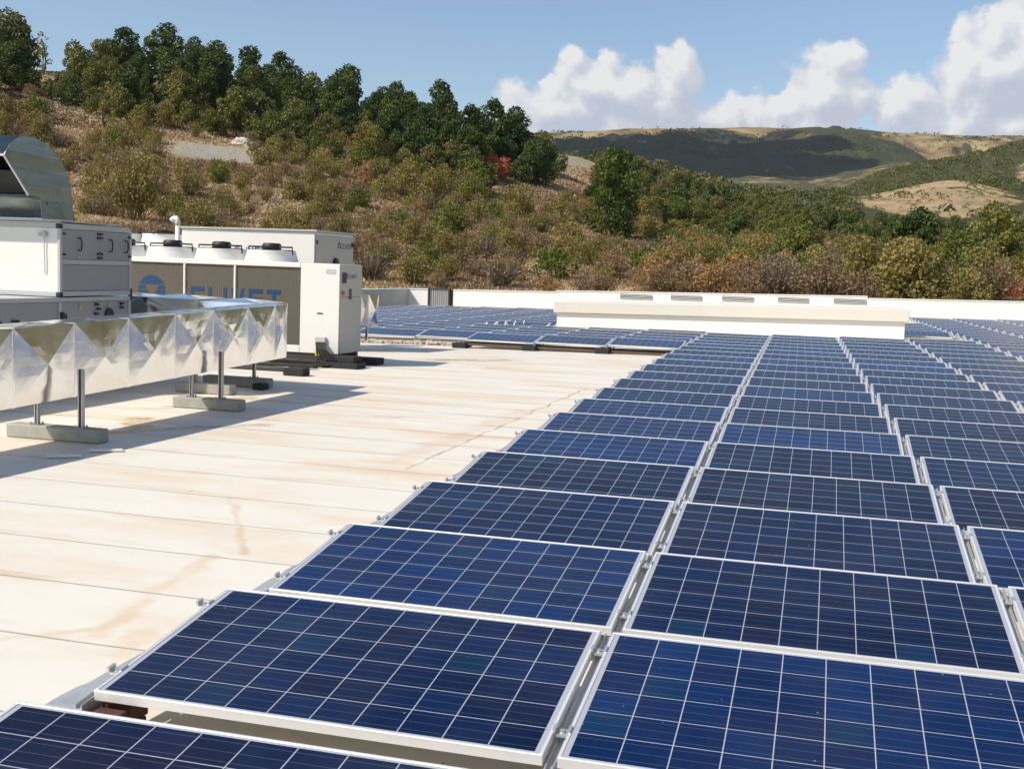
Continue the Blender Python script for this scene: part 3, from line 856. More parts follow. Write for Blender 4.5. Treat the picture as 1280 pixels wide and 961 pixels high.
def make_duct():
    r = empty('foil_duct', (-4.6, 8, 0), 'silver foil clad rectangular duct with crossed creases, running past the cooling units', 'air duct')
    off = Vector((4.6, -8, 0))
    ys = [3.0, 3.9, 4.78, 5.66, 6.53, 7.42, 8.31, 9.14, 9.98, 10.70, 11.05]
    zb = lambda y: .36 + (y - 4.8) * .0205
    zt = lambda y: 1.06 + (y - 4.8) * .0200
    xf, xk = -4.45, -4.78
    q = random.Random(5)
    N = 8

    def crossed(m, P00, P10, P11, P01, nrm, h, seed):
        """subdivided quad, pyramid crease plus soft pillow"""
        q2 = random.Random(seed); vs = []
        for j in range(N + 1):
            for i in range(N + 1):
                u, v = i / N, j / N
                p = (P00 * (1 - u) + P10 * u) * (1 - v) + (P01 * (1 - u) + P11 * u) * v
                d = min(u, 1 - u, v, 1 - v) * 2
                side = 0
                pil = math.sin(math.pi * u) * math.sin(math.pi * v)
                p = p + nrm * (h * d + .006 * pil * q2.uniform(.2, 1))
                vs.append(p + off)
        fs = []
        for j in range(N):
            for i in range(N):
                a, b, c, d = j * (N + 1) + i, j * (N + 1) + i + 1, (j + 1) * (N + 1) + i + 1, (j + 1) * (N + 1) + i
                lower = (i < N / 2) == (j < N / 2)
                if lower: fs += [(a, b, c), (a, c, d)]
                else: fs += [(a, b, d), (b, c, d)]
        m.add(vs, fs)

    for s in range(len(ys) - 1):
        y0, y1 = ys[s], ys[s + 1]; g = .004
        m = MB(); V = Vector
        h = .022
        crossed(m, V((xf, y0 + g, zb(y0))), V((xf, y1 - g, zb(y1))), V((xf, y1 - g, zt(y1))), V((xf, y0 + g, zt(y0))), V((1, 0, .0)), h * q.uniform(.8, 1.2), s)
        if s < len(ys) - 2:
            crossed(m, V((xk, y1 - g, zb(y1))), V((xk, y0 + g, zb(y0))), V((xk, y0 + g, zt(y0))), V((xk, y1 - g, zt(y1))), V((-1, 0, 0)), h, s + 50)
        crossed(m, V((xf, y0 + g, zt(y0))), V((xf, y1 - g, zt(y1))), V((xk, y1 - g, zt(y1) + .01)), V((xk, y0 + g, zt(y0) + .01)), V((0, 0, 1)), .012, s + 90)
        crossed(m, V((xk, y0 + g, zb(y0))), V((xk, y1 - g, zb(y1))), V((xf, y1 - g, zb(y1))), V((xf, y0 + g, zb(y0))), V((0, 0, -1)), .01, s + 130)
        m.build('duct_section', M['foil'], r)
        f = MB(); e = .004
        for y in (y0,):
            f.box(xk - e, xf + e, y - .012, y + .012, zb(y) - e, zb(y) + .012); f.box(xk - e, xf + e, y - .012, y + .012, zt(y) - .008, zt(y) + e)
            f.box(xf - .008, xf + e, y - .012, y + .012, zb(y) + .012, zt(y) - .008); f.box(xk - e, xk + .008, y - .012, y + .012, zb(y) + .012, zt(y) - .008)
        o = f.build('joint_strip', M['foil'], r); o.location = off
    # end cap, the arm that turns away to the left
    yE = 11.05; V = Vector
    m = MB(); crossed(m, V((xf, yE, zb(yE))), V((xk, yE, zb(yE))), V((xk, yE, zt(yE))), V((xf, yE, zt(yE))), V((0, 1, 0)), .015, 200)
    m.build('end_cap', M['foil'], r)
    xs = [-4.785, -5.7, -6.6, -7.5, -8.4]; ya2, yE2 = 10.95, 11.75
    for s in range(4):
        x0, x1 = xs[s], xs[s + 1]; z0 = .48; z1 = 1.185 + .02 * (s > 0)
        m = MB()
        crossed(m, V((x1, ya2, z0)), V((x0, ya2, z0)), V((x0, ya2, z1)), V((x1, ya2, z1)), V((0, -1, 0)), .04, 300 + s)
        crossed(m, V((x1, ya2, z1)), V((x0, ya2, z1)), V((x0, yE2, z1)), V((x1, yE2, z1)), V((0, 0, 1)), .05, 320 + s)
        crossed(m, V((x0, yE2, z0)), V((x1, yE2, z0)), V((x1, yE2, z1)), V((x0, yE2, z1)), V((0, 1, 0)), .03, 340 + s)
        if s == 0: crossed(m, V((x0, ya2, z0)), V((x0, yE2, z0)), V((x0, yE2, z1)), V((x0, ya2, z1)), V((1, 0, 0)), .02, 360)
        m.build('duct_section', M['foil'], r)
    # legs under the duct
    return r


make_duct()


def duct_foot(x0, x1, y, leg_x, post_x, zb, label, zpost=.68, posts=True):
    r = empty('duct_support', ((x0 + x1) / 2, y, 0), label, 'support', 'concrete foot supports of the foil duct'); ox = (x0 + x1) / 2
    MB().box(x0 - ox, x1 - ox, -.09, .09, .004, .13, ch=.012).build('concrete_base', M['concrete'], r)

    def strut(x, zt, nm, w=.04):
        m = MB(); a = x - ox
        m.box(a - w / 2, a + w / 2, .016, .020, .130, zt); m.box(a - w / 2, a - w / 2 + .004, -.02, .0155, .130, zt); m.box(a + w / 2 - .004, a + w / 2, -.02, .0155, .130, zt)
        m.box(a - w / 2 + .0045, a - w / 2 + .012, -.02, -.017, .130, zt); m.box(a + w / 2 - .012, a + w / 2 - .0045, -.02, -.017, .130, zt)
        m.box(a - .05, a + .05, -.05, .05, .131, .137); m.cyl((a - .04, -.035, .137), (a - .04, -.035, .155), .009, n=6); m.cyl((a + .035, .035, .137), (a + .035, .035, .155), .009, n=6)
        m.build(nm, M['steel'], r)
    if leg_x is not None: strut(leg_x, zb - .003, 'short_leg')
    if posts: strut(post_x, zpost, 'tall_post', .05)


duct_foot(-5.02, -4.02, 6.36, -4.74, -4.26, .385, 'concrete foot with tall channel post, nearer one in front of the duct')
duct_foot(-4.92, -4.06, 9.12, -4.72, -4.34, .44, 'concrete foot with tall channel post, farther one in front of the duct')
duct_foot(-5.75, -4.95, 10.55, -5.5, -5.1, .47, 'concrete foot fully under the duct, beside the second post', posts=False)
duct_foot(-5.95, -4.95, 11.6, -5.2, -5.1, .47, 'low concrete foot behind the far end of the duct', posts=False)
o_ = MB().box(-5.05, -4.87, 11.25, 11.4, .004, .09, ch=.01).build('rubber_pad', M['rubber']); tag(o_, 'small black rubber pad on roof beneath the duct end', 'pad')


# ------------------------------------------------------------------ air handling unit
def handle(m, x, y, z, h=.15):
    m.tube([(x, y, z - h / 2), (x + .035, y + .01, z - h / 2), (x + .045, y + .012, z - h / 4), (x + .045, y + .012, z + h / 4), (x + .035, y + .01, z + h / 2), (x, y, z + h / 2)], .010, 6)


def make_ahu():
    r = empty('air_handling_unit', (-6.6, 9.26, 0), 'grey and white air handling unit with black door handles, under the curved hood', 'air handler')
    ox = Vector((6.6, -9.26, 0))

    def B(name, mat, boxes, ch=.006):
        for b in boxes:
            o = MB().box(*b, ch=ch).build(name, mat, r); o.location = ox
        return o
    X = -6.6
    # upper module body (front face toward the viewer is off-white)
    B('upper_casing', M['white'], [(-9.6, X - .03, 9.29, 10.74, 1.27, 2.06)])
    B('casing_frame', M['grey_strip'], [(X - .045, X, 9.26, 9.31, 1.23, 2.10), (X - .045, X, 10.73, 10.78, 1.23, 2.10), (-9.6, X, 9.26, 9.305, 2.06, 2.13), (-9.6, X - .046, 9.26, 9.305, 1.22, 1.268),
                                        (X - .045, X, 9.311, 10.729, 2.05, 2.12), (X - .045, X, 9.311, 10.729, 1.23, 1.29), (X - .04, X - .003, 9.311, 10.729, 1.62, 1.68)])
    B('roof_sheet', M['grey_strip'], [(-9.65, X + .03, 9.22, 10.5, 2.133, 2.15), (-9.62, X - .3, 10.5, 10.76, 2.133, 2.145)], ch=.002)
    for y0, y1, z0, z1 in ((9.315, 10.06, 1.685, 2.046), (10.065, 10.725, 1.685, 2.046)):
        d = B('access_door', M['grey_panel'], [(X - .035, X - .006, y0, y1, z0, z1)])
        d.name = 'access_door'
    B('lower_side_panel', M['grey_panel'], [(X - .035, X - .010, 9.315, 10.725, 1.294, 1.617)])
    for y, z in ((9.62, 1.87), (10.27, 1.87), (10.62, 1.87)):
        m = MB(); handle(m, X - .006, y, z); o = m.build('door_handle', M['black'], r); o.location = ox
    HB = []
    for y in (9.33, 10.03, 10.09, 10.72):
        for z in ((1.74, 1.99) if y in (9.33, 10.72) else (1.71, 1.76, 1.96, 2.01)): HB.append((X - .008, X + .018, y - .022, y + .022, z - .012, z + .012))
    B('hinge', M['black'], HB, ch=.003)
    B('corner_piece', M['black'], [(X - .06, X + .008, 9.245, 9.31, z - .03, z + .03) for z in (1.25, 2.08)] + [(X - .04, X + .008, 10.74, 10.79, 1.16, 1.32)], ch=.01)
    # lower module, longer towards the viewer
    B('lower_casing', M['grey_panel'], [(-9.6, X - .02, 5.2, 10.76, .30, 1.16)])
    B('lower_frame', M['grey_strip'], [(X - .03, X, 5.2, 10.78, 1.161, 1.215), (-9.6, X - .031, 5.2, 10.78, 1.161, 1.212), (X - .02, X - .004, 5.2, 5.25, .3, 1.16), (X - .019, X - .004, 9.24, 9.30, .3, 1.159), (X - .019, X - .004, 10.72, 10.77, .3, 1.159),
                                       (X - .019, X - .006, 7.55, 7.58, .3, 1.159)])
    LB = []
    for y, z in ((9.29, 1.02), (9.29, .88), (8.42, .95), (8.46, .95), (10.0, 1.12), (10.04, 1.06), (9.99, 1.0), (10.55, 1.12), (10.55, 1.07), (8.15, .95)): LB.append((X - .008, X + .02, y - .035, y + .035, z - .015, z + .015))
    B('latch', M['black'], LB + [(X - .01, X + .03, 9.26, 9.36, .93, 1.01)], ch=.004)
    m = MB(); m.cyl((X - .01, 10.27, .98), (X + .012, 10.27, .98), .085, n=20)
    o = m.build('round_port', M['dark'], r); o.location = ox
    for y, z in ((9.66, 1.10), (10.27, 1.105), (9.62, 1.72)):
        m = MB(); m.add([(X + .002, y - .03, z - .02), (X + .002, y + .03, z - .02), (X + .002, y, z + .03)], [(0, 1, 2)])
        m.add([(X + .0005, y - .03, z - .02), (X + .0005, y + .03, z - .02), (X + .0005, y, z + .03)], [(2, 1, 0)])
        o = m.build('warning_sticker', M['yellow'], r); o.location = ox
    # round fitting with cable on the white face
    m = MB(); m.cyl((-6.83, 9.29, 1.98), (-6.83, 9.24, 1.98), .035, n=16); m.tube([(-6.83, 9.265, 1.95), (-6.835, 9.27, 1.8), (-6.825, 9.27, 1.6), (-6.83, 9.275, 1.5)], .006, 5); m.cyl((-6.90, 9.29, 1.975), (-6.90, 9.265, 1.975), .022, n=12)
    o = m.build('cable_fitting', M['grey_strip'], r); o.location = ox
    # base frame
    B('base_frame', M['dark'], [(-9.6, X - .05, 5.25, 10.7, .10, .298), (X - .3, X - .1, 5.4, 5.7, .004, .099), (X - .3, X - .1, 7.4, 7.7, .004, .099), (X - .3, X - .1, 9.4, 9.7, .004, .099)])


make_ahu()


def make_hood():
    r = empty('air_hood', (-7.8, 9.4, 2.15), 'curved galvanised sheet metal hood on top of the air handler', 'vent hood'); off = (7.8, -9.4, -2.15)
    x0, x1 = -6.9, -8.7
    # side profile in (y, z)
    back = [(9.93, 2.15), (9.92, 2.40), (9.88, 2.58), (9.81, 2.74), (9.70, 2.88), (9.56, 2.99), (9.40, 3.07), (9.22, 3.12), (9.05, 3.13), (8.90, 3.10), (8.76, 3.02), (8.66, 2.91), (8.63, 2.86)]
    mouth = [(8.63, 2.86), (9.06, 2.43)]
    neck = [(9.06, 2.43), (9.12, 2.455), (9.19, 2.46), (9.25, 2.43), (9.30, 2.38), (9.31, 2.15)]
    poly = back + mouth[1:] + neck[1:]
    for x, nm in ((x0, 'side_plate'), (x1, 'side_plate')):
        # side plate built from horizontal strips folded slightly (standing seams)
        m = MB()
        import bisect
        def crossing(z):
            ys = []
            n = len(poly)
            for i in range(n):
                (ya, za), (yb, zb2) = poly[i], poly[(i + 1) % n]
                if (za <= z < zb2) or (zb2 <= z < za): ys.append(ya + (z - za) / (zb2 - za) * (yb - ya))
            return sorted(ys)
        zs = np.linspace(2.152, 3.125, 70)
        s = 1 if x == x0 else -1
        rows = []
        for z in zs:
            c = crossing(z)
            if len(c) >= 2: rows.append((c[0] if z > 2.455 or len(c) == 2 else c[0], c[-1], z))
        seam = [2.38, 2.56, 2.74, 2.92]
        vs = []
        for a, b, z in rows:
            k = sum(1 for q in seam if z > q); frac = z - ([2.15] + seam)[k]
            bulge = .007 * (frac / .18) * (1 if k % 2 else -1) + (0 if k % 2 else .007)
            slope = .02 * (b - a)
            vs += [(x + s * bulge, a, z), (x + s * bulge, (a + b) / 2, z - .0), (x + s * bulge, b, z)]
        fs = []
        for j in range(len(rows) - 1):
            for k in range(2): fs.append((j * 3 + k, j * 3 + k + 1, j * 3 + k + 4, j * 3 + k + 3))
        m.add(vs, fs); o = m.build(nm, M['hood'], r); o.location = off
        o.modifiers.new('s', 'SOLIDIFY').thickness = .004
        m = MB()
        for q in seam:
            c = crossing(q)
            if c: m.cyl((x + s * .006, c[0] + .01, q), (x + s * .006, c[-1] - .005, q), .007, n=6)
        o = m.build('seam', M['hood'], r); o.location = off
    def strip(P, nm, mat, thick=.004):
        m = MB(); vs = []
        for y, z in P: vs += [(x0, y, z), (x1, y, z)]
        m.add(vs, [(2 * i, 2 * i + 1, 2 * i + 3, 2 * i + 2) for i in range(len(P) - 1)])
        o = m.build(nm, mat, r, smooth=True); o.location = off; o.modifiers.new('s', 'SOLIDIFY').thickness = thick
    strip(back, 'curved_back', M['hood'])
    strip(neck, 'front_neck', M['hood'])
    m = MB(); m.box(x1, x0, 9.4, 9.43, 2.2, 2.75); o = m.build('mouth_shade_sheet', M['dark_grey'], r); o.location = off  # dark sheet standing in for the shade inside the open hood
    m = MB(); m.tube([(x0 + .003, 8.63, 2.86), (x0 + .003, 9.06, 2.43)], .011, 6); m.tube([(x0, 8.63, 2.86), (x1, 8.63, 2.86)], .011, 6)
    o = m.build('mouth_rim', M['alu'], r); o.location = off
    m = MB(); m.box(x1 - .03, x0 + .03, 9.28, 9.96, 2.151, 2.17); o = m.build('base_flange', M['alu'], r); o.location = off


make_hood()


# ------------------------------------------------------------------ lettering from strokes
def letters(word, h, w, t, gap):
    """flat letters as lists of quads in a plane (u right, v up)"""
    P = []; x = 0
    for ch in word:
        q = []
        R_ = lambda a, b, c, d: q.append([(a, b), (c, b), (c, d), (a, d)])
        if ch == 'C': R_(0, 0, t, h); R_(t, h - t, w, h); R_(t, 0, w, t)
        elif ch == 'L': R_(0, 0, t, h); R_(t, 0, w * .8, t)
        elif ch == 'I': R_(0, 0, t, h)
        elif ch == 'V': q.append([(0, h), (w / 2 - t * .55, 0), (w / 2 + t * .1, 0), (t * 1.05, h)]); q.append([(w - t * 1.05, h), (w / 2 + t * .1 - t * .2, 0), (w / 2 + t * .6, 0), (w, h)])
        elif ch == 'E': R_(0, 0, t, h); R_(t, h - t, w, h); R_(t, 0, w, t); R_(t, h / 2 - t / 2, w * .92, h / 2 + t / 2)
        elif ch == 'T': R_(0, h - t, w, h); R_(w / 2 - t / 2, 0, w / 2 + t / 2, h - t)
        for f in q: P.append([(x + a, b) for a, b in f])
        x += {'I': t, 'L': w * .8}.get(ch, w) + gap
    return P, x


def plate(polys, to3, th=.003):
    m = MB()
    for k, f in enumerate(polys):
        n = len(f); a = [to3(u, v, th + k * 1e-4) for u, v in f]; b = [to3(u, v, 0.0005) for u, v in f]
        m.add(a + b, [tuple(range(n)), tuple(reversed(range(n, 2 * n)))] + [(i, n + i, n + (i + 1) % n, (i + 1) % n) for i in range(n)])
    return m


def emblem(R0):
    """disc: top cap, then two side bars on each side of a widening cone"""
    P = []
    cap = [(R0 * math.cos(a), R0 * math.sin(a)) for a in np.linspace(.12 * math.pi + .06, math.pi - .12 * math.pi - .06, 22)]
    P.append(cap)
    for v0, v1, c0, c1 in ((.10, .34, .52, .40), (-.22, .02, .34, .22), (-.54, -.30, .2, .1)):
        for s in (1, -1):
            e0 = math.sqrt(max(0, 1 - v0 * v0)); e1 = math.sqrt(max(0, 1 - v1 * v1))
            f = [(s * c1 * R0, v0 * R0), (s * e0 * R0, v0 * R0), (s * e1 * R0, v1 * R0), (s * c0 * R0, v1 * R0)]
            P.append(f if s == 1 else f[::-1])
    return P


def make_chiller():
    r = empty('chiller', (-5.55, 15.3, 0), 'long white chiller with coil grille, blue lettering and fans on top', 'chiller'); off = (5.55, -15.3, 0)

    def B(name, mat, boxes, ch=.008):
        for b in boxes:
            o = MB().box(*b, ch=ch).build(name, mat, r); o.location = off
        return o
    X0, X1, Y0, Y1 = -10.9, -5.55, 15.3, 16.25
    B('casing', M['white'], [(-6.27, X1, Y0, Y1 - .003, .21, 1.74), (X0, -6.273, Y0, Y1, 1.66, 1.745), (X0, -6.273, Y0, Y1, .21, .33)])
    B('end_panel', M['white_shaded'], [(X1 + .001, X1 + .02, Y0 + .02, Y1 - .02, .22, 1.18), (X1 + .001, X1 + .02, Y0 + .02, Y1 - .02, 1.19, 1.73)])
    B('core', M['dark'], [(X0 + .02, -6.3, Y0 + .12, Y1 - .1, .332, 1.655)])
    for a, b in ((-10.85, -8.53), (-8.47, -7.545), (-7.495, -6.276)):
        B('coil_grille', M['coil'], [(a, b, Y0 + .035, Y0 + .06, .332, 1.655)], ch=0)
    B('upright', M['white'], [(-8.52, -8.48, Y0 + .005, Y0 + .1, .332, 1.657), (-7.54, -7.50, Y0 + .005, Y0 + .1, .332, 1.657), (X0, X0 + .04, Y0 + .005, Y0 + .1, .332, 1.657)])
    B('base_rail', M['dark'], [(X0, X1 - .02, Y0 + .03, Y0 + .15, .09, .208), (X0, X1 - .02, Y1 - .15, Y1 - .03, .09, .208)])
    # fans: white bell mouth, black motor and guard arms
    for cx in (-10.0, -9.04, -8.06, -7.08):
        c = (cx, Y0 + .52, 1.745)
        m = MB(); m.lathe([(.475, 0), (.46, .05), (.44, .10), (.425, .17), (.43, .19), (.405, .19), (.40, .08), (.40, .0)], c, 36)
        o = m.build('fan_shroud', M['white'], r, smooth=True); o.location = off
        g = MB()
        for rr in (.12, .2, .28, .36):
            g.tube([(c[0] + rr * math.cos(a), c[1] + rr * math.sin(a), c[2] + .205) for a in np.linspace(0, 2 * math.pi, 25)], .004, 4)
        for k in range(8):
            a = k * math.pi / 4 + .2; g.tube([(c[0] + .1 * math.cos(a), c[1] + .1 * math.sin(a), c[2] + .21), (c[0] + .42 * math.cos(a), c[1] + .42 * math.sin(a), c[2] + .195)], .005, 4)
        g.tube([(c[0] - .43, c[1] - .05, c[2] + .12), (c[0] - .42, c[1] - .05, c[2] + .255), (c[0] + .42, c[1] - .05, c[2] + .255), (c[0] + .43, c[1] - .05, c[2] + .12)], .016, 6)
        o = g.build('fan_guard', M['dark'], r); o.location = off
        m = MB(); m.lathe([(0.001, .19), (.13, .19), (.165, .21), (.17, .29), (.14, .32), (.001, .325)], c, 20); o = m.build('fan_motor', M['black'], r, smooth=True); o.location = off
        bl = MB()
        for k in range(5):
            a = k * 2 * math.pi / 5; ca, sa = math.cos(a), math.sin(a); cb, sb = math.cos(a + .55), math.sin(a + .55)
            bl.add([(c[0] + .09 * ca, c[1] + .09 * sa, c[2] + .10), (c[0] + .38 * ca, c[1] + .38 * sa, c[2] + .09), (c[0] + .38 * cb, c[1] + .38 * sb, c[2] + .15), (c[0] + .09 * cb, c[1] + .09 * sb, c[2] + .15)], [(0, 1, 2, 3)])
        o = bl.build('fan_blades', M['grey_panel'], r); o.location = off; o.modifiers.new('s', 'SOLIDIFY').thickness = .006
    # big lettering on the coil
    yF = Y0 + .034
    P, _ = letters('CLIVET', .36, .33, .075, .10)
    P2 = [[(u * 1.0, v) for u, v in f] for f in P]
    o = plate(P2, lambda u, v, d: (-8.38 + u * .80, yF - d, .90 + v)).build('lettering', M['blue'], r); o.location = off
    o = plate(emblem(.27), lambda u, v, d: (-9.16 + u, yF - d, 1.16 + v)).build('emblem', M['blue'], r); o.location = off
    # small marks on the shaded end
    xe = X1 + .021
    P, _ = letters('CLIVET', .065, .055, .013, .016)
    o = plate(P, lambda u, v, d: (xe + d, 15.62 + u * 1.0, 1.50 + v), .002).build('small_lettering', M['blue_small'], r); o.location = off
    o = plate(emblem(.05), lambda u, v, d: (xe + d, 15.56 + u * .8, 1.53 + v), .002).build('small_emblem', M['ink'], r); o.location = off
    m = MB(); m.box(xe, xe + .012, 15.36, 15.52, 1.42, 1.60, ch=.004); o = m.build('display_panel', M['dark'], r); o.location = off
    m = MB(); m.cyl((xe, 15.38, 1.25), (xe + .03, 15.38, 1.25), .035, n=16); o = m.build('red_switch', M['red'], r); o.location = off
    m = MB(); m.box(xe, xe + .014, 15.66, 15.76, 1.14, 1.32, ch=.004); o = m.build('gauge_window', M['dark_grey'], r); o.location = off
    m = MB(); m.box(-5.95, -5.85, Y0 - .008, Y0 - .001, .885, .905); o = m.build('slot', M['black'], r); o.location = off
    m = MB(); m.box(-5.80, -5.62, Y0 - .004, Y0 - .001, 1.57, 1.65); o = m.build('faded_plate', M['pale_ink'], r); o.location = off
    # cable gland and cables
    m = MB(); m.box(-5.97, -5.77, Y0 - .05, Y0 - .001, .34, .50, ch=.01); o = m.build('cable_gland', M['louvre'], r); o.location = off
    m = MB(); m.box(-5.97, -5.87, Y0 - .03, Y0 - .004, .17, .30, ch=.01); o = m.build('yellow_tag', M['yellow'], r); o.location = off
    m = MB(); q = random.Random(2)
    for k in range(7):
        x = -5.93 + k * .025
        m.tube([(x, Y0 - .05, .40), (x + .06 + k * .01, Y0 - .17 - .02 * k, .30), (x + .12 + .03 * k, Y0 - .25, .14), (x + .10 + .02 * k, Y0 - .30, .05), (x - .02, Y0 - .33 - .02 * k, .025), (x - .3 - .1 * k, Y0 - .36, .02)], .016, 6)
    o = m.build('cables', M['rubber'], r); o.location = off
    # feet
    B('foot_block', M['rubber'], [(-5.72, -5.08, 15.0, 15.4, .004, .10), (-5.66, -5.16, 15.05, 15.4, .101, .20), (-5.5, -5.1, 15.95, 16.3, .004, .12), (-8.2, -7.8, 15.2, 16.3, .004, .089)])
    return r


make_chiller()
m_ = MB()
for k in range(3):
    q = random.Random(k + 40)
    m_.tube([(-7.6 + i * .33, 14.5 + k * .07 + q.uniform(-.03, .03), .035 + .03 * q.random()) for i in range(7)], .028, 6)
tag(m_.build('cable_bundle', M['rubber']), 'black cable bundle lying on the roof before the chiller', 'cables')
tag(MB().box(-5.62, -5.28, 13.35, 13.6, .004, .12, ch=.01).build('rubber_block', M['rubber']), 'small black rubber block on the roof in front of the chiller', 'block')
tag(MB().box(-6.9, -5.8, 13.9, 14.05, .004, .05, ch=.008).build('roof_batten', M['dark']), 'dark batten on the roof between the duct and the chiller', 'batten')


def make_unit2():
    r = empty('rooftop_unit', (-7.47, 18.5, 0), 'tall cream packaged rooftop unit standing behind the chiller', 'air conditioner'); off = (7.47, -18.5, 0)
    def B(name, mat, boxes, ch=.01):
        for b in boxes:
            o = MB().box(*b, ch=ch).build(name, mat, r); o.location = off
        return o
    B('casing', M['white'], [(-10.46, -7.49, 18.5, 20.45, .18, 2.36)])
    B('end_panel', M['white_shaded'], [(-7.488, -7.465, 18.53, 20.42, .20, 2.30)])
    B('top_cover', M['grey_strip'], [(-10.5, -7.43, 18.46, 20.5, 2.363, 2.40)], ch=.004)
    B('low_section', M['white'], [(-14, -10.47, 18.5, 20.45, .18, 2.02)])
    B('side_grille', M['coil'], [(-12.2, -10.9, 18.46, 18.495, 1.66, 1.93)])
    B('base_rail', M['dark'], [(-14, -7.5, 18.55, 18.7, .004, .178), (-14, -7.5, 20.2, 20.35, .004, .178)])
    for cx in (-11.35, -12.45, -13.4):
        c = (cx, 19.3, 2.021); m = MB(); m.lathe([(.5, 0), (.47, .06), (.45, .2), (.46, .22), (.42, .22), (.42, 0)], c, 30); o = m.build('fan_shroud', M['white'], r, smooth=True); o.location = off
        g = MB(); g.lathe([(.001, .2), (.16, .2), (.18, .3), (.001, .31)], c, 18)
        for k in range(8):
            a = k * math.pi / 4; g.tube([(c[0] + .1 * math.cos(a), c[1] + .1 * math.sin(a), c[2] + .24), (c[0] + .47 * math.cos(a), c[1] + .47 * math.sin(a), c[2] + .235)], .014, 5)
        for rr in (.2, .3, .4, .47): g.tube([(c[0] + rr * math.cos(a), c[1] + rr * math.sin(a), c[2] + .245) for a in np.linspace(0, 2 * math.pi, 25)], .008, 4)
        o = g.build('fan_guard', M['black'], r); o.location = off
    xe = -7.464
    P, _ = letters('CLIVET', .10, .085, .02, .025)
    o = plate(P, lambda u, v, d: (xe + d, 19.78 + u * .95, 2.06 + v), .002).build('small_lettering', M['blue_small'], r); o.location = off
    o = plate(emblem(.08), lambda u, v, d: (xe + d, 19.66 + u, 2.11 + v), .002).build('small_emblem', M['ink'], r); o.location = off
    m = MB(); m.cyl((xe, 19.45, 1.76), (xe + .05, 19.45, 1.76), .10, n=18); m.box(xe, xe + .03, 20.30, 20.38, 2.10, 2.2, ch=.01); m.box(xe, xe + .03, 18.52, 18.56, 2.12, 2.2, ch=.008)
    o = m.build('vent_port', M['black'], r); o.location = off
    P, _ = letters('CLIVET', .12, .11, .022, .03)
    o = plate(P, lambda u, v, d: (-9.25 + u * 1.0, 18.499 - d, 1.90 + v), .002).build('front_lettering', M['blue_small'], r); o.location = off
    o = plate(emblem(.14), lambda u, v, d: (-9.5 + u, 18.499 - d, 1.98 + v), .002).build('front_emblem', M['blue_small'], r); o.location = off


make_unit2()
m = MB(); m.cyl((-9.65, 17.0, 0), (-9.65, 17.0, 2.42), .045, n=16); m.tube([(-9.65, 17, 2.36), (-9.65, 17, 2.46), (-9.68, 17, 2.50), (-9.73, 17, 2.49), (-9.77, 17, 2.45)], [.046, .05, .055, .06, .065], 14)
tag(m.build('vent_pipe', M['white'], smooth=True), 'white upright vent pipe with curved top behind the chiller fans', 'pipe')


def make_stub():
    V = Vector; m = MB(); x0, x1, y0, y1, z0, z1 = -8.6, -7.68, 21.9, 22.5, .35, 1.08
    xm = (x0 + x1) / 2
    vs = [(x0, y0, z0), (x1, y0, z0), (x1, y0, z1), (x0, y0, z1), ((x0 + x1) / 2 + .1, y0 - .10, (z0 + z1) / 2)]
    for a, b in ((x1 - .2, x1), (x0, x1 - .205)):
        c = ((a + b) / 2, y0 + (.05 if b == x1 else -.05), (z0 + z1) / 2)
        m.add([(a, y0, z0), (b, y0, z0), (b, y0, z1), (a, y0, z1), c], [(0, 1, 4), (1, 2, 4), (2, 3, 4), (3, 0, 4)])
    m.add([(x1, y0, z0), (x1, y1, z0), (x1, y1, z1), (x1, y0, z1), (x1 + .05, (y0 + y1) / 2, (z0 + z1) / 2)], [(0, 1, 4), (1, 2, 4), (2, 3, 4), (3, 0, 4)])
    m.add([(x0, y0, z1), (x1, y0, z1), (x1, y1, z1), (x0, y1, z1)], [(0, 1, 2, 3)])
    m.box(x0 + .1, x0 + .15, y0 + .2, y0 + .25, 0, z0); m.box(x1 - .15, x1 - .1, y0 + .2, y0 + .25, 0, z0)
    tag(m.build('small_foil_duct', M['foil']), 'short foil clad duct piece peeking out right of the chiller', 'air duct')


make_stub()


# ------------------------------------------------------------------ vegetation
def leaves_from(centers, radii, n_per, size, rs, squash=.85, shell=.55, droop=0):
    """leaf quads spread through a set of lobes -> V,F,tint"""
    C = []; tint = []
    for (c, rr) in zip(centers, radii):
        n = max(3, int(n_per * rr ** 2))
        d = rs.normal(size=(n, 3)); d /= np.linalg.norm(d, axis=1)[:, None]
        rad_ = rr * (shell + (1 - shell) * rs.rand(n) ** .5) * (1 + .12 * rs.normal(size=n))
        P = np.array(c) + d * rad_[:, None] * np.array([1, 1, squash])
        C.append(P); tint.append(np.full(n, rs.uniform(.1, .9)) * .6 + rs.rand(n) * .4)
    C = np.vstack(C); tint = np.concatenate(tint); keep = C[:, 2] > .05; C = C[keep]; tint = tint[keep]
    return quads(C, size, rs) + (tint,)


def quads(C, size, rs, aspect=.75):
    n = len(C); a = rs.normal(size=(n, 3)); a /= np.linalg.norm(a, axis=1)[:, None]
    b = np.cross(a, rs.normal(size=(n, 3))); b /= np.linalg.norm(b, axis=1)[:, None]
    s = size * (.6 + .8 * rs.rand(n))[:, None] * .5
    V = np.stack([C - a * s - b * s * .3, C + b * s * aspect, C + a * s + b * s * .2, C - b * s * aspect], 1).reshape(-1, 3)
    F = np.arange(4 * n).reshape(n, 4)
    return V, F


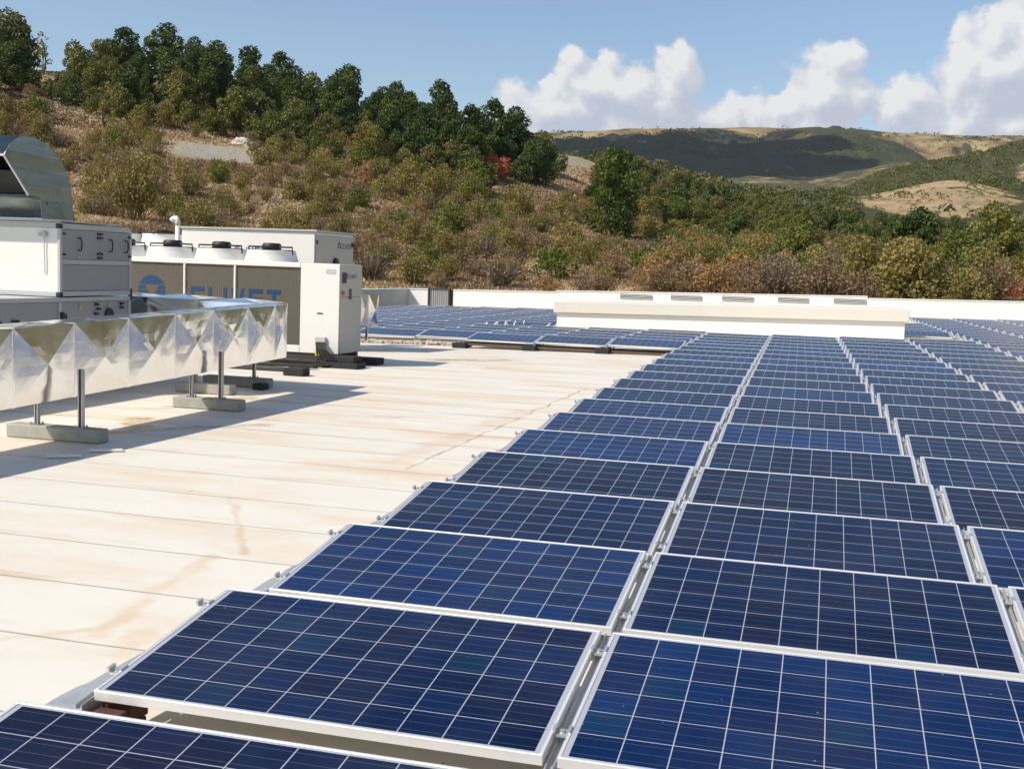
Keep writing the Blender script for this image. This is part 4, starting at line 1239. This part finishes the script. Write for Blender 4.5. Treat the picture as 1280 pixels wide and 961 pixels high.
def crown_lobes(h, w, rs, n=16, low=.15, pointed=0.):
    cs, rr = [], []
    for i in range(n):
        t = low + (1 - low) * (i + rs.rand()) / n
        prof = math.sin(math.pi * min(1, (t * .80 + .15))) ** .7 * (1 - pointed * t)
        a = i * 2.399 + rs.uniform(-.6, .6); R = w / 2 * prof * rs.uniform(.3, .98)
        r0 = w * (.10 + .13 * rs.rand()) * (1 - .35 * pointed * t)
        cs.append((R * math.cos(a), R * math.sin(a), h * t * .92)); rr.append(r0)
    cs.append((0, 0, h * .5)); rr.append(w * .26)
    return cs, rr


def trunk_mesh(h, lobes, rs, r0):
    m = MB(); m.tube([(0, 0, -.4), (rs.uniform(-.05, .05) * h, rs.uniform(-.05, .05) * h, h * .35), (rs.uniform(-.06, .06) * h, 0, h * .75)], [r0, r0 * .7, r0 * .25], 7)
    for k in range(min(7, len(lobes))):
        c = lobes[k * 2 % len(lobes)]; z0 = h * rs.uniform(.1, .4)
        m.tube([(0, 0, z0), (c[0] * .5, c[1] * .5, (z0 + c[2]) / 2), (c[0], c[1], c[2])], [r0 * .45, r0 * .3, r0 * .1], 5)
    return m


PROTO = {}


def make_proto(key, kind, leaf, h, w, seed, n=16, dens=70, size=.30, low=.15, pointed=0., r0=None):
    rs = np.random.RandomState(seed)
    cs, rr = crown_lobes(h, w, rs, n, low, pointed)
    V, F, T = leaves_from(cs, rr, dens, size, rs)
    me = np_mesh('crown', V, F, M[leaf], [('tint', 'FACE', T)])
    tm = trunk_mesh(h, cs, rs, r0 or h * .022)
    o = tm.build('trunk', M['bark']); tme = o.data; bpy.data.objects.remove(o)
    PROTO[key] = (kind, me, tme, h, leaf)


def make_twiggy(key, leaf, h, w, seed, ns=90, nl=700, size=.13):
    """open shrub: fine stems fanning up with sparse small leaves"""
    rs = np.random.RandomState(seed); Vs, Ts, L = [], [], []
    m = MB()
    for k in range(9):
        a = rs.uniform(0, 6.28); t = rs.uniform(.2, 1); m.tube([(0, 0, -.2), (w * .12 * math.cos(a) * t, w * .12 * math.sin(a) * t, h * .3), (w * .3 * math.cos(a) * t, w * .3 * math.sin(a) * t, h * .75)], [.035, .022, .008], 5)
    quadsV = []
    for k in range(ns):
        a = rs.uniform(0, 6.28); t = rs.rand() ** .6; b = np.array([w * .1 * math.cos(a), w * .1 * math.sin(a), h * rs.uniform(0, .35)])
        e = np.array([w * .5 * t * math.cos(a + rs.normal() * .2), w * .5 * t * math.sin(a + rs.normal() * .2), h * (1.02 - .5 * t ** 2) * rs.uniform(.75, 1.05)])
        side = np.cross(e - b, rs.normal(size=3)); side /= np.linalg.norm(side); s = .022
        quadsV.append([b - side * s, b + side * s, e + side * s * .4, e - side * s * .4]); Ts.append(rs.uniform(0, .35))
        for q in range(int(nl / ns)):
            f = rs.uniform(.35, 1.05); L.append(b + (e - b) * f + rs.normal(size=3) * .16 * np.array([1, 1, .7]))
    L = np.array(L); L = L[L[:, 2] > .05]; V2, F2 = quads(L, size, rs)
    V1 = np.array(quadsV).reshape(-1, 3); F1 = np.arange(len(V1)).reshape(-1, 4)
    V = np.vstack([V1, V2]); F = np.vstack([F1, F2 + len(V1)]); T = np.concatenate([Ts, .25 + .7 * rs.rand(len(F2))])
    me = np_mesh('crown', V, F, M[leaf], [('tint', 'FACE', T)])
    o = m.build('trunk', M['bark']); tme = o.data; bpy.data.objects.remove(o)
    PROTO[key] = ('shrub', me, tme, h, leaf)


make_proto('dark0', 'tree', 'l_dark', 7, 5.6, 1, 20, 330, .30)
make_proto('dark1', 'tree', 'l_dark', 8, 5.2, 2, 22, 330, .30, pointed=.25)
make_proto('dark2', 'tree', 'l_dark', 6, 6.0, 3, 18, 330, .30)
make_proto('mid0', 'tree', 'l_mid', 5.5, 4.6, 4, 18, 330, .26)
make_proto('mid1', 'tree', 'l_mid', 5, 5.0, 5, 16, 300, .26)
make_proto('mix0', 'tree', 'l_mix', 5.5, 5.0, 6, 18, 320, .28)
make_proto('tall_bright', 'tree', 'l_bright', 8.5, 5.4, 7, 26, 330, .26, low=.06, pointed=.3)
make_proto('yellow0', 'tree', 'l_yellow', 5.5, 2.6, 8, 12, 260, .22, low=.15, pointed=.4)
make_proto('round', 'tree', 'l_dark', 4.2, 4.6, 9, 18, 420, .22, low=.05)
make_proto('s_olive0', 'shrub', 'l_olive', 2.4, 3.0, 10, 14, 560, .15, low=.02)
make_proto('s_olive1', 'shrub', 'l_olive', 1.9, 2.6, 11, 12, 560, .15, low=.02)
make_proto('s_brown0', 'shrub', 'l_brown', 2.0, 2.8, 12, 13, 480, .14, low=.02)
make_proto('s_green0', 'shrub', 'l_mid', 2.2, 2.8, 13, 13, 600, .15, low=.02)
make_proto('s_green1', 'shrub', 'l_bright', 1.8, 2.4, 14, 12, 600, .15, low=.02)
make_proto('s_orange', 'shrub', 'l_orange', 2.2, 2.8, 15, 13, 500, .14, low=.02)
make_proto('s_yellow', 'shrub', 'l_yellow', 2.2, 2.6, 16, 13, 460, .14, low=.02)
make_proto('s_red', 'shrub', 'l_red', 2.4, 3.4, 17, 13, 420, .17, low=.05)
make_twiggy('t_grey', 'l_grey', 2.2, 3.0, 18, 150, 600, .10)
make_twiggy('t_brown', 'l_brown', 2.0, 2.8, 19, 130, 900, .11)
make_twiggy('t_olive', 'l_olive', 2.5, 3.2, 20, 130, 1300, .13)
make_twiggy('lone', 'l_olive', 4.2, 4.6, 21, 220, 2400, .15)
KINDLAB = {'l_dark': 'dark green', 'l_mid': 'mid green', 'l_mix': 'olive green', 'l_bright': 'fresh green', 'l_yellow': 'yellow green', 'l_olive': 'olive', 'l_brown': 'rusty brown', 'l_grey': 'grey brown leafless', 'l_orange': 'orange', 'l_red': 'red'}


def at(b, r):
    a = math.atan((b - 640) / FPX) - 0.2596
    return CAM[0] + r * math.sin(a), CAM[1] + r * math.cos(a)


PLANTS = []     # (apparent size, key, x, y, scale, label, group)


def want(key, b, r, s, zone):
    x, y = at(b, r); kind, me, tme, h, leaf = PROTO[key]
    nm = KINDLAB[leaf]
    PLANTS.append((h * s / r, key, x, y, s, '%s %s %s' % (nm, 'tree' if kind == 'tree' else 'bush', zone), '%s %s' % ('trees' if kind == 'tree' else 'bushes', zone)))


def scatter(b0, b1, r0, r1, step, fn, seed):
    q = random.Random(seed); r = r0
    while r < r1:
        sb = step * FPX / r; b = b0 + q.uniform(0, sb)
        while b < b1:
            bb = b + q.uniform(-.45, .45) * sb; rr = r + q.uniform(-.45, .45) * step
            fn(bb, rr, q); b += sb
        r += step


def ridge(b, r, q):
    lo = 150 if b > 110 else 160
    if 430 < b: lo = 128
    if b < 120 and q.random() < .45: return
    edge = lo + 14 * (vnoise(np.array(b / 60.), np.array(3.3)) * 2 - 1)
    if r < edge or b > 672: return
    if b > 560 and r > 186: return
    if r < lo + 28 and q.random() < .35: return
    v = q.random()
    if b < 150: k = 'mid0' if v < .4 else 'mid1' if v < .65 else 'dark2' if v < .85 else 'mix0'
    elif r < lo + 18: k = 'mid0' if v < .3 else 'mid1' if v < .5 else 'dark2' if v < .72 else 'mix0' if v < .93 else 'yellow0'
    else: k = ('dark0', 'dark1', 'dark2')[int(v * 3)] if q.random() < .85 else 'mid0'
    want(k, b, r, q.uniform(.5, 1.2) * (1 if q.random() < .8 else .75), 'in the wood along the left ridge')


scatter(-60, 680, 128, 207, 4.9, ridge, 1)


def scrub(b, r, q):
    if 195 < b < 325 and 128 < r < 150 and not (b > 305 and q.random() < .4): return
    dens = .66 + .26 * float(sstep(b, 250, 620)) + .25 * float(sstep(b, 640, 800))
    dens += (float(vnoise(np.array(b / 45.), np.array(r / 9.))) - .5) * .9
    if b < 640: dens -= .25 * float(sstep(r, 86, 66))
    if b < 330 and r > 125: dens += .1
    if q.random() > dens: return
    v = q.random()
    if b < 430:
        tbl = [('s_olive1', .20), ('t_brown', .40), ('t_grey', .54), ('t_olive', .78), ('s_brown0', .86), ('s_green0', .91), ('s_olive0', 1)]
    elif b < 700:
        tbl = [('s_olive0', .22), ('t_olive', .40), ('t_grey', .52), ('s_brown0', .64), ('s_green0', .76), ('s_green1', .82), ('t_brown', .92), ('s_yellow', .96), ('s_orange', 1)]
    else:
        tbl = [('s_olive0', .25), ('t_olive', .34), ('s_green0', .50), ('s_brown0', .64), ('s_orange', .71), ('s_yellow', .80), ('s_green1', .88), ('t_grey', .94), ('t_brown', 1)]
    if r < 78 and b > 560: tbl = [('t_grey', .3), ('t_brown', .55), ('s_brown0', .72), ('s_olive0', .86), ('s_yellow', .92), ('s_orange', 1)]
    k = next(a for a, c in tbl if v <= c)
    if b > 1060 and q.random() < .45: k = 's_green0' if q.random() < .7 else 's_olive0'
    s = q.uniform(.5, 1.0) * (1.0 + .35 * float(sstep(b, 700, 1000)))
    zone = 'on the dry slope left of the tall bright tree' if b < 740 else 'in the thicket behind the right parapet'
    want(k, b, r, s, zone)


scatter(-60, 1340, 64, 152, 2.9, scrub, 2)


def midwood(b, r, q):
    if 668 < b < 742 and 192 < r < 262: return
    if 690 < b < 735 and 168 < r < 262 and q.random() < .6: return
    if 1040 < b < 1262 and r > 215 and q.random() < .7: return
    dens = .82 if b > 740 else .6
    if q.random() > dens: return
    v = q.random()
    if r < 190: k = 'mix0' if v < .28 else 'mid0' if v < .5 else 'mid1' if v < .66 else 'dark2' if v < .78 else 's_orange' if v < .86 else 'yellow0' if v < .90 else 's_olive0'
    else: k = 'mix0' if v < .4 else 'mid0' if v < .6 else 'dark2' if v < .85 else 'mid1'
    want(k, b, r, q.uniform(.5, .85) * (1.5 if k[:2] == 's_' else 1), 'in the wooded valley on the right')


scatter(672, 1340, 140, 262, 5.2, midwood, 3)


def fringe(b, r, q):      # shrubs and small trees merging the ridge wood into the slope
    if 185 < b < 325 and r < 156: return
    lo = 116 if b > 430 else 134
    if r < lo or q.random() > .55: return
    v = q.random(); k = 's_olive0' if v < .35 else 's_green0' if v < .55 else 't_olive' if v < .75 else 's_yellow' if v < .82 else 'mid1' if v < .9 else 's_brown0'
    want(k, b, r, q.uniform(.8, 1.5) * (.55 if k == 'mid1' else 1), 'on the upper slope below the ridge wood')


scatter(-60, 640, 116, 176, 4.2, fringe, 5)
# plants one can point to
SPECIAL = [('lone', 162, 97, 1.42, 'lone twiggy olive bush with several stems behind the air handler'),
           ('tall_bright', 757, 127, 1.16, 'tall fresh green tree standing alone above the thicket'),
           ('s_red', 615, 157, 1.35, 'bright red autumn bush below the ridge trees'),
           ('round', 660, 160, 1.5, 'dark round bushy tree just right of the red bush'),
           ('dark1', 607, 177, 1.2, 'tall pointed dark tree right above the red bush'),
           ('dark0', 548, 184, 1.2, 'broad dark tree on the skyline left of the pointed tree'),
           ('dark2', 415, 190, 1.25, 'wide dark tree crown on the skyline above the rooftop unit'),
           ('dark0', 198, 200, 1.25, 'highest dark tree crown on the left skyline'),
           ('mix0', 12, 197, 1.55, 'tallest olive green tree at the far left end of the ridge'), ('mid1', -22, 190, 1.4, 'green tree cut by the left picture edge on the ridge'), ('yellow0', 52, 192, 1.25, 'slim yellow poplar at the far left skyline'), ('yellow0', 128, 152, 1.1, 'slim yellow green tree on the left slope'),
           ('round', 88, 168, 1.0, 'round green bush on the pale patch at upper left'),
           ('s_green1', 685, 73, 1.25, 'fresh green bush just above the parapet left of centre'), ('s_green0', 556, 98, 1.2, 'small dark green bush on bare ground above the gate'),
           ('s_green1', 1098, 78, 1.1, 'fresh green bush low behind the right parapet'), ('mid1', 985, 98, .95, 'rounded green tree behind the middle of the right parapet'),
           ('s_orange', 450, 128, 1.2, 'orange brown bush under the dark ridge wood'), ('s_yellow', 475, 120, 1.2, 'yellow bush under the dark ridge wood'),
           ('s_red', 1262, 72, .5, 'small reddish bush at the right edge'), ('dark2', 1128, 112, 1.0, 'dark green rounded tree behind the right end of the skylight'), ('mid0', 1235, 105, 1.15, 'green tree standing farthest right behind the parapet'), ('mid1', 1190, 84, .8, 'broad green tree behind the right end of the parapet')]


def spread_plants():
    global PLANTS
    ok = []
    for p in PLANTS:
        pr = math.hypot(p[2] - CAM[0], p[3] - CAM[1]); pb = float(bearing(math.atan2(p[2] - CAM[0], p[3] - CAM[1])))
        bad = False
        for key, b, r, sc_, _ in SPECIAL:
            hw = PROTO[key][3] * sc_ * .42 * FPX / r + 8
            if key == 'lone': hw *= 1.3
            if abs(pb - b) < hw and r - (30 if key in ('lone', 's_red', 'tall_bright', 'round') else 9) < pr < r + 3: bad = True
        if not bad: ok.append(p)
    PLANTS = ok
    PLANTS.sort(key=lambda a: -a[0])
    done = {'tree': 0, 'shrub': 0}; rest = []
    lim = {'tree': 285, 'shrub': 285}
    q = random.Random(9)

    def put(key, x, y, s, label, group):
        kind, me, tme, h, leaf = PROTO[key]
        z = float(ground_z(np.array(x), np.array(y)))
        o = empty('tree' if kind == 'tree' else 'bush', (x, y, z - .05), label, 'tree' if kind == 'tree' else 'bush', group, q.uniform(0, 6.28))
        o.scale = (s * q.uniform(.9, 1.15), s * q.uniform(.9, 1.15), s)
        for nm, d in (('crown', me), ('trunk', tme)):
            link(nm, d, o)
    for key, b, r, s, lab in SPECIAL:
        x, y = at(b, r); put(key, x, y, s, lab, None)
    for sz, key, x, y, s, lab, grp in PLANTS:
        kind = PROTO[key][0]
        if done[kind] < lim[kind]:
            done[kind] += 1; put(key, x, y, s, lab, grp)
        else: rest.append((key, x, y, s))
    print('plants', done, 'rest', len(rest))
    # the rest of the scrub and wood as merged masses
    rs = np.random.RandomState(4); groups = {}
    for key, x, y, s in rest:
        kind, me, tme, h, leaf = PROTO[key]
        r = math.hypot(x - CAM[0], y - CAM[1])
        n = len(me.polygons); V = np.empty(len(me.vertices) * 3, np.float32); me.vertices.foreach_get('co', V); V = V.reshape(-1, 4, 3)
        T = np.empty(n, np.float32); me.attributes['tint'].data.foreach_get('value', T)
        fr = .55 if kind == 'shrub' else .30
        if r > 190: fr *= .6
        idx = rs.choice(n, int(n * fr), replace=False); Q = V[idx].copy(); c = Q.mean(1, keepdims=True); Q = c + (Q - c) * (1 / math.sqrt(fr)) * .95
        a = rs.uniform(0, 6.28); R = np.array([[math.cos(a), -math.sin(a), 0], [math.sin(a), math.cos(a), 0], [0, 0, 1]])
        Q = Q @ R.T * s + np.array([x, y, float(ground_z(np.array(x), np.array(y)))])
        g = groups.setdefault((kind, leaf), [[], []]); g[0].append(Q.reshape(-1, 3)); g[1].append(np.clip(T[idx] * .7 + rs.uniform(0, .3), 0, 1))
    # one object per kind: material slots per leaf
    for kind, nm, lab in (('tree', 'distant_trees', 'smaller distant trees filling the wooded slopes'), ('shrub', 'distant_scrub', 'low scrub scattered over the dry slopes')):
        Vs, Fs, Ts, mi, mats = [], [], [], [], []; nv = 0
        for (k2, leaf), (vv, tt) in groups.items():
            if k2 != kind: continue
            V = np.vstack(vv); n = len(V) // 4; Vs.append(V); Fs.append(np.arange(len(V)).reshape(-1, 4) + nv); nv += len(V); Ts.append(np.concatenate(tt)); mi.append(np.full(n, len(mats))); mats.append(M[leaf])
        if not Vs: continue
        me = np_mesh(nm, np.vstack(Vs), np.vstack(Fs), mats[0], [('tint', 'FACE', np.concatenate(Ts))])
        for mm in mats[1:]: me.materials.append(mm)
        me.polygons.foreach_set('material_index', np.concatenate(mi).astype(np.int32))
        tag(link(nm, me), lab, 'trees' if kind == 'tree' else 'scrub', kind='stuff')


spread_plants()


def blob_wood(name, n, rmin, rmax, size, mask, leafq, per, seed, label, cat):
    rs = np.random.RandomState(seed); b = rs.uniform(660, 1360, n * 6) if rmin > 250 else rs.uniform(-60, 1340, n * 6)
    r = np.sqrt(rs.uniform(rmin ** 2, rmax ** 2, n * 6)); k = rs.rand(n * 6) < mask(b, r); b, r = b[k][:n], r[k][:n]
    a = np.arctan((b - 640) / FPX) - .2596; x = CAM[0] + r * np.sin(a); y = CAM[1] + r * np.cos(a); z = ground_z(x, y)
    s = size(r) * (.6 + .8 * rs.rand(len(r)))
    C = np.repeat(np.stack([x, y, z + s * .35], -1), per, 0); S = np.repeat(s, per)
    d = rs.normal(size=(len(C), 3)); d /= np.linalg.norm(d, axis=1)[:, None]; d[:, 2] = np.abs(d[:, 2]) * .9 - .15
    C = C + d * (S * .5 * (.75 + .3 * rs.rand(len(S))))[:, None]
    a1 = rs.normal(size=(len(C), 3)); a1 /= np.linalg.norm(a1, axis=1)[:, None]
    b1 = np.cross(a1, rs.normal(size=(len(C), 3))); b1 /= np.linalg.norm(b1, axis=1)[:, None]
    q = (S * leafq)[:, None]
    V = np.stack([C - a1 * q, C + b1 * q * .8, C + a1 * q, C - b1 * q * .8], 1).reshape(-1, 3)
    T = np.repeat(rs.rand(len(s)) * .7, per) + rs.rand(len(C)) * .3
    me = np_mesh(name, V, np.arange(len(V)).reshape(-1, 4), M['l_mix'] if rmin < 2000 else M['l_dark'], [('tint', 'FACE', T)])
    tag(link(name, me), label, cat, kind='stuff')


def mask_valley(b, r):
    n = fbm(b / 40, r / 60, 3, 8)
    m = np.where(bald_hill(b, r) > .12, .06, .9) + n * .8
    m = np.where(bald_hill(b, r) > .12, .06, m)
    m = np.where((r < 345) & (b > 1050) & (b < 1262), .12, m)
    m = np.where((b > 1240) & (r > 640) & (r < 860), m * .2, m)
    return m


blob_wood('valley_woodland', 5200, 255, 1250, lambda r: 3.2 + r * .0022, mask_valley, .088, 44, 21, 'dense green woodland covering the valley and right slopes', 'woodland')
blob_wood('knoll_scrub', 170, 340, 540, lambda r: 1.7 + r * .0, lambda b, r: (bald_hill(b, r) > .1) * .9, .10, 30, 25, 'small dark bushes dotted over the bare golden knoll', 'scrub')
blob_wood('far_ridge_woodland', 2600, 2300, 3300, lambda r: 8 + r * 0, lambda b, r: np.clip(.10 + fbm(b / 50, r / 200, 4, 12, .6) * 2.5 + .5 * sstep(r, 2750, 2450), 0, 1), .16, 9, 22, 'dark tree patches on the distant ridge', 'woodland')


def dry_grass():
    rs = np.random.RandomState(33); n = 150000
    b = rs.uniform(-60, 1340, n); r = np.exp(rs.uniform(math.log(61), math.log(215), n))
    k = ~((np.abs(b - 262) < 55) & (np.abs(r - 141) < 6)); b, r = b[k], r[k]
    a = np.arctan((b - 640) / FPX) - .2596; x = CAM[0] + r * np.sin(a); y = CAM[1] + r * np.cos(a); z = ground_z(x, y)
    nb = 4; C = np.repeat(np.stack([x, y, z - .05], -1), nb, 0); R_ = np.repeat(r, nb)
    C[:, :2] += rs.normal(size=(len(C), 2)) * .25
    h = (.10 + .20 * rs.rand(len(C)) ** 1.5); w = .022 + .0007 * R_
    an = rs.uniform(0, 6.28, len(C)); u = np.stack([np.cos(an), np.sin(an), np.zeros_like(an)], -1) * w[:, None]
    top = C + np.stack([rs.normal(size=len(C)) * .13, rs.normal(size=len(C)) * .13, h], -1)
    V = np.stack([C - u, C + u, top + u * .2, top - u * .5], 1).reshape(-1, 3)
    cl = fbm(C[:, 0] / 9, C[:, 1] / 9, 4, 50)
    T = np.clip(.42 + cl * 2.2 + rs.normal(size=len(C)) * .07, 0, 1)
    me = np_mesh('dry_grass', V, np.arange(len(V)).reshape(-1, 4), M['l_dry'], [('tint', 'FACE', T)])
    tag(link('dry_grass', me), 'dry tan grass and weeds covering the hillside', 'grass', kind='stuff')


dry_grass()


def make_rocks():
    for i, (b, r, s, lab) in enumerate([(296, 149, .75, 'larger white rock on the bare slope beside the grey gravel'), (309, 147, .6, 'smaller white rock right of the larger one'), (318, 144, .45, 'smallest white rock at lower right of the rock group')]):
        x, y = at(b, r); z = float(ground_z(np.array(x), np.array(y))); q = random.Random(i)
        import bmesh
        bm = bmesh.new(); bmesh.ops.create_icosphere(bm, subdivisions=3, radius=1)
        for v in bm.verts:
            f = 1 + 1.3 * float(fbm(np.array(v.co.x * 1.7 + i * 9), np.array(v.co.y * 1.7 + v.co.z * 2.3), 4, 4, .65)); v.co = Vector((v.co.x * 1.5 * s * f, v.co.y * s * f, v.co.z * .8 * s * f))
        me = bpy.data.meshes.new('rock'); bm.to_mesh(me); bm.free(); me.materials.append(M['stone'])
        o = link('rock', me, loc=(x, y, z + .3)); tag(o, lab, 'rock')


make_rocks()


def make_shade_cloud():
    """an unseen cumulus added high on the left, outside the frame, whose shadow lies on the far ridge"""
    import bmesh
    L = Vector((.75, .68, -1)).normalized()
    a = math.radians(-12.6); tgt = Vector((CAM[0] + 2540 * math.sin(a), CAM[1] + 2540 * math.cos(a), 290))
    c = tgt - L * (1500 / abs(L.z))     # well above the haze
    t = NT('cloud_white'); setp(t, Base_Color=(.9, .9, .9), Roughness=1.0)
    bm = bmesh.new(); q = random.Random(1)
    for i in range(14):
        s = q.uniform(80, 190); u, v = q.uniform(-1, 1), q.uniform(-1, 1)
        Mx = Matrix.Translation((c.x + u * 480, c.y + v * 430, c.z + q.uniform(-20, 60))) @ Matrix.Diagonal((s * 1.2, s, s * .5, 1))
        bmesh.ops.create_icosphere(bm, subdivisions=3, radius=1, matrix=Mx)
    for v in bm.verts:
        d = float(fbm(np.array(v.co.x / 90), np.array((v.co.y + v.co.z) / 90), 4, 2)); v.co += Vector((d, d * .5, d)) * 60
    me = bpy.data.meshes.new('shade_cloud'); bm.to_mesh(me); bm.free(); me.materials.append(t.mat)
    tag(link('shade_cloud', me), kind='structure')  # out of view, added for the shade it casts on the ridge
    print('cloud elev', project(np.array([c.x, c.y, c.z - 150])))


make_shade_cloud()


def make_haze():
    m = MB().box(-4300, 4300, -900, 4700, -9.6, 640)
    o = m.build('haze', NT('air_haze').mat)
    nt = o.data.materials[0].node_tree; nt.nodes.remove(nt.nodes['Principled BSDF'])
    v = nt.nodes.new('ShaderNodeVolumePrincipled'); v.inputs['Color'].default_value = (.80, .88, 1, 1); v.inputs['Density'].default_value = .000042; v.inputs['Anisotropy'].default_value = .2
    nt.links.new(v.outputs[0], nt.nodes['Material Output'].inputs['Volume'])
    tag(o, 'thin bluish air haze over the valley', 'haze', kind='stuff')


make_haze()
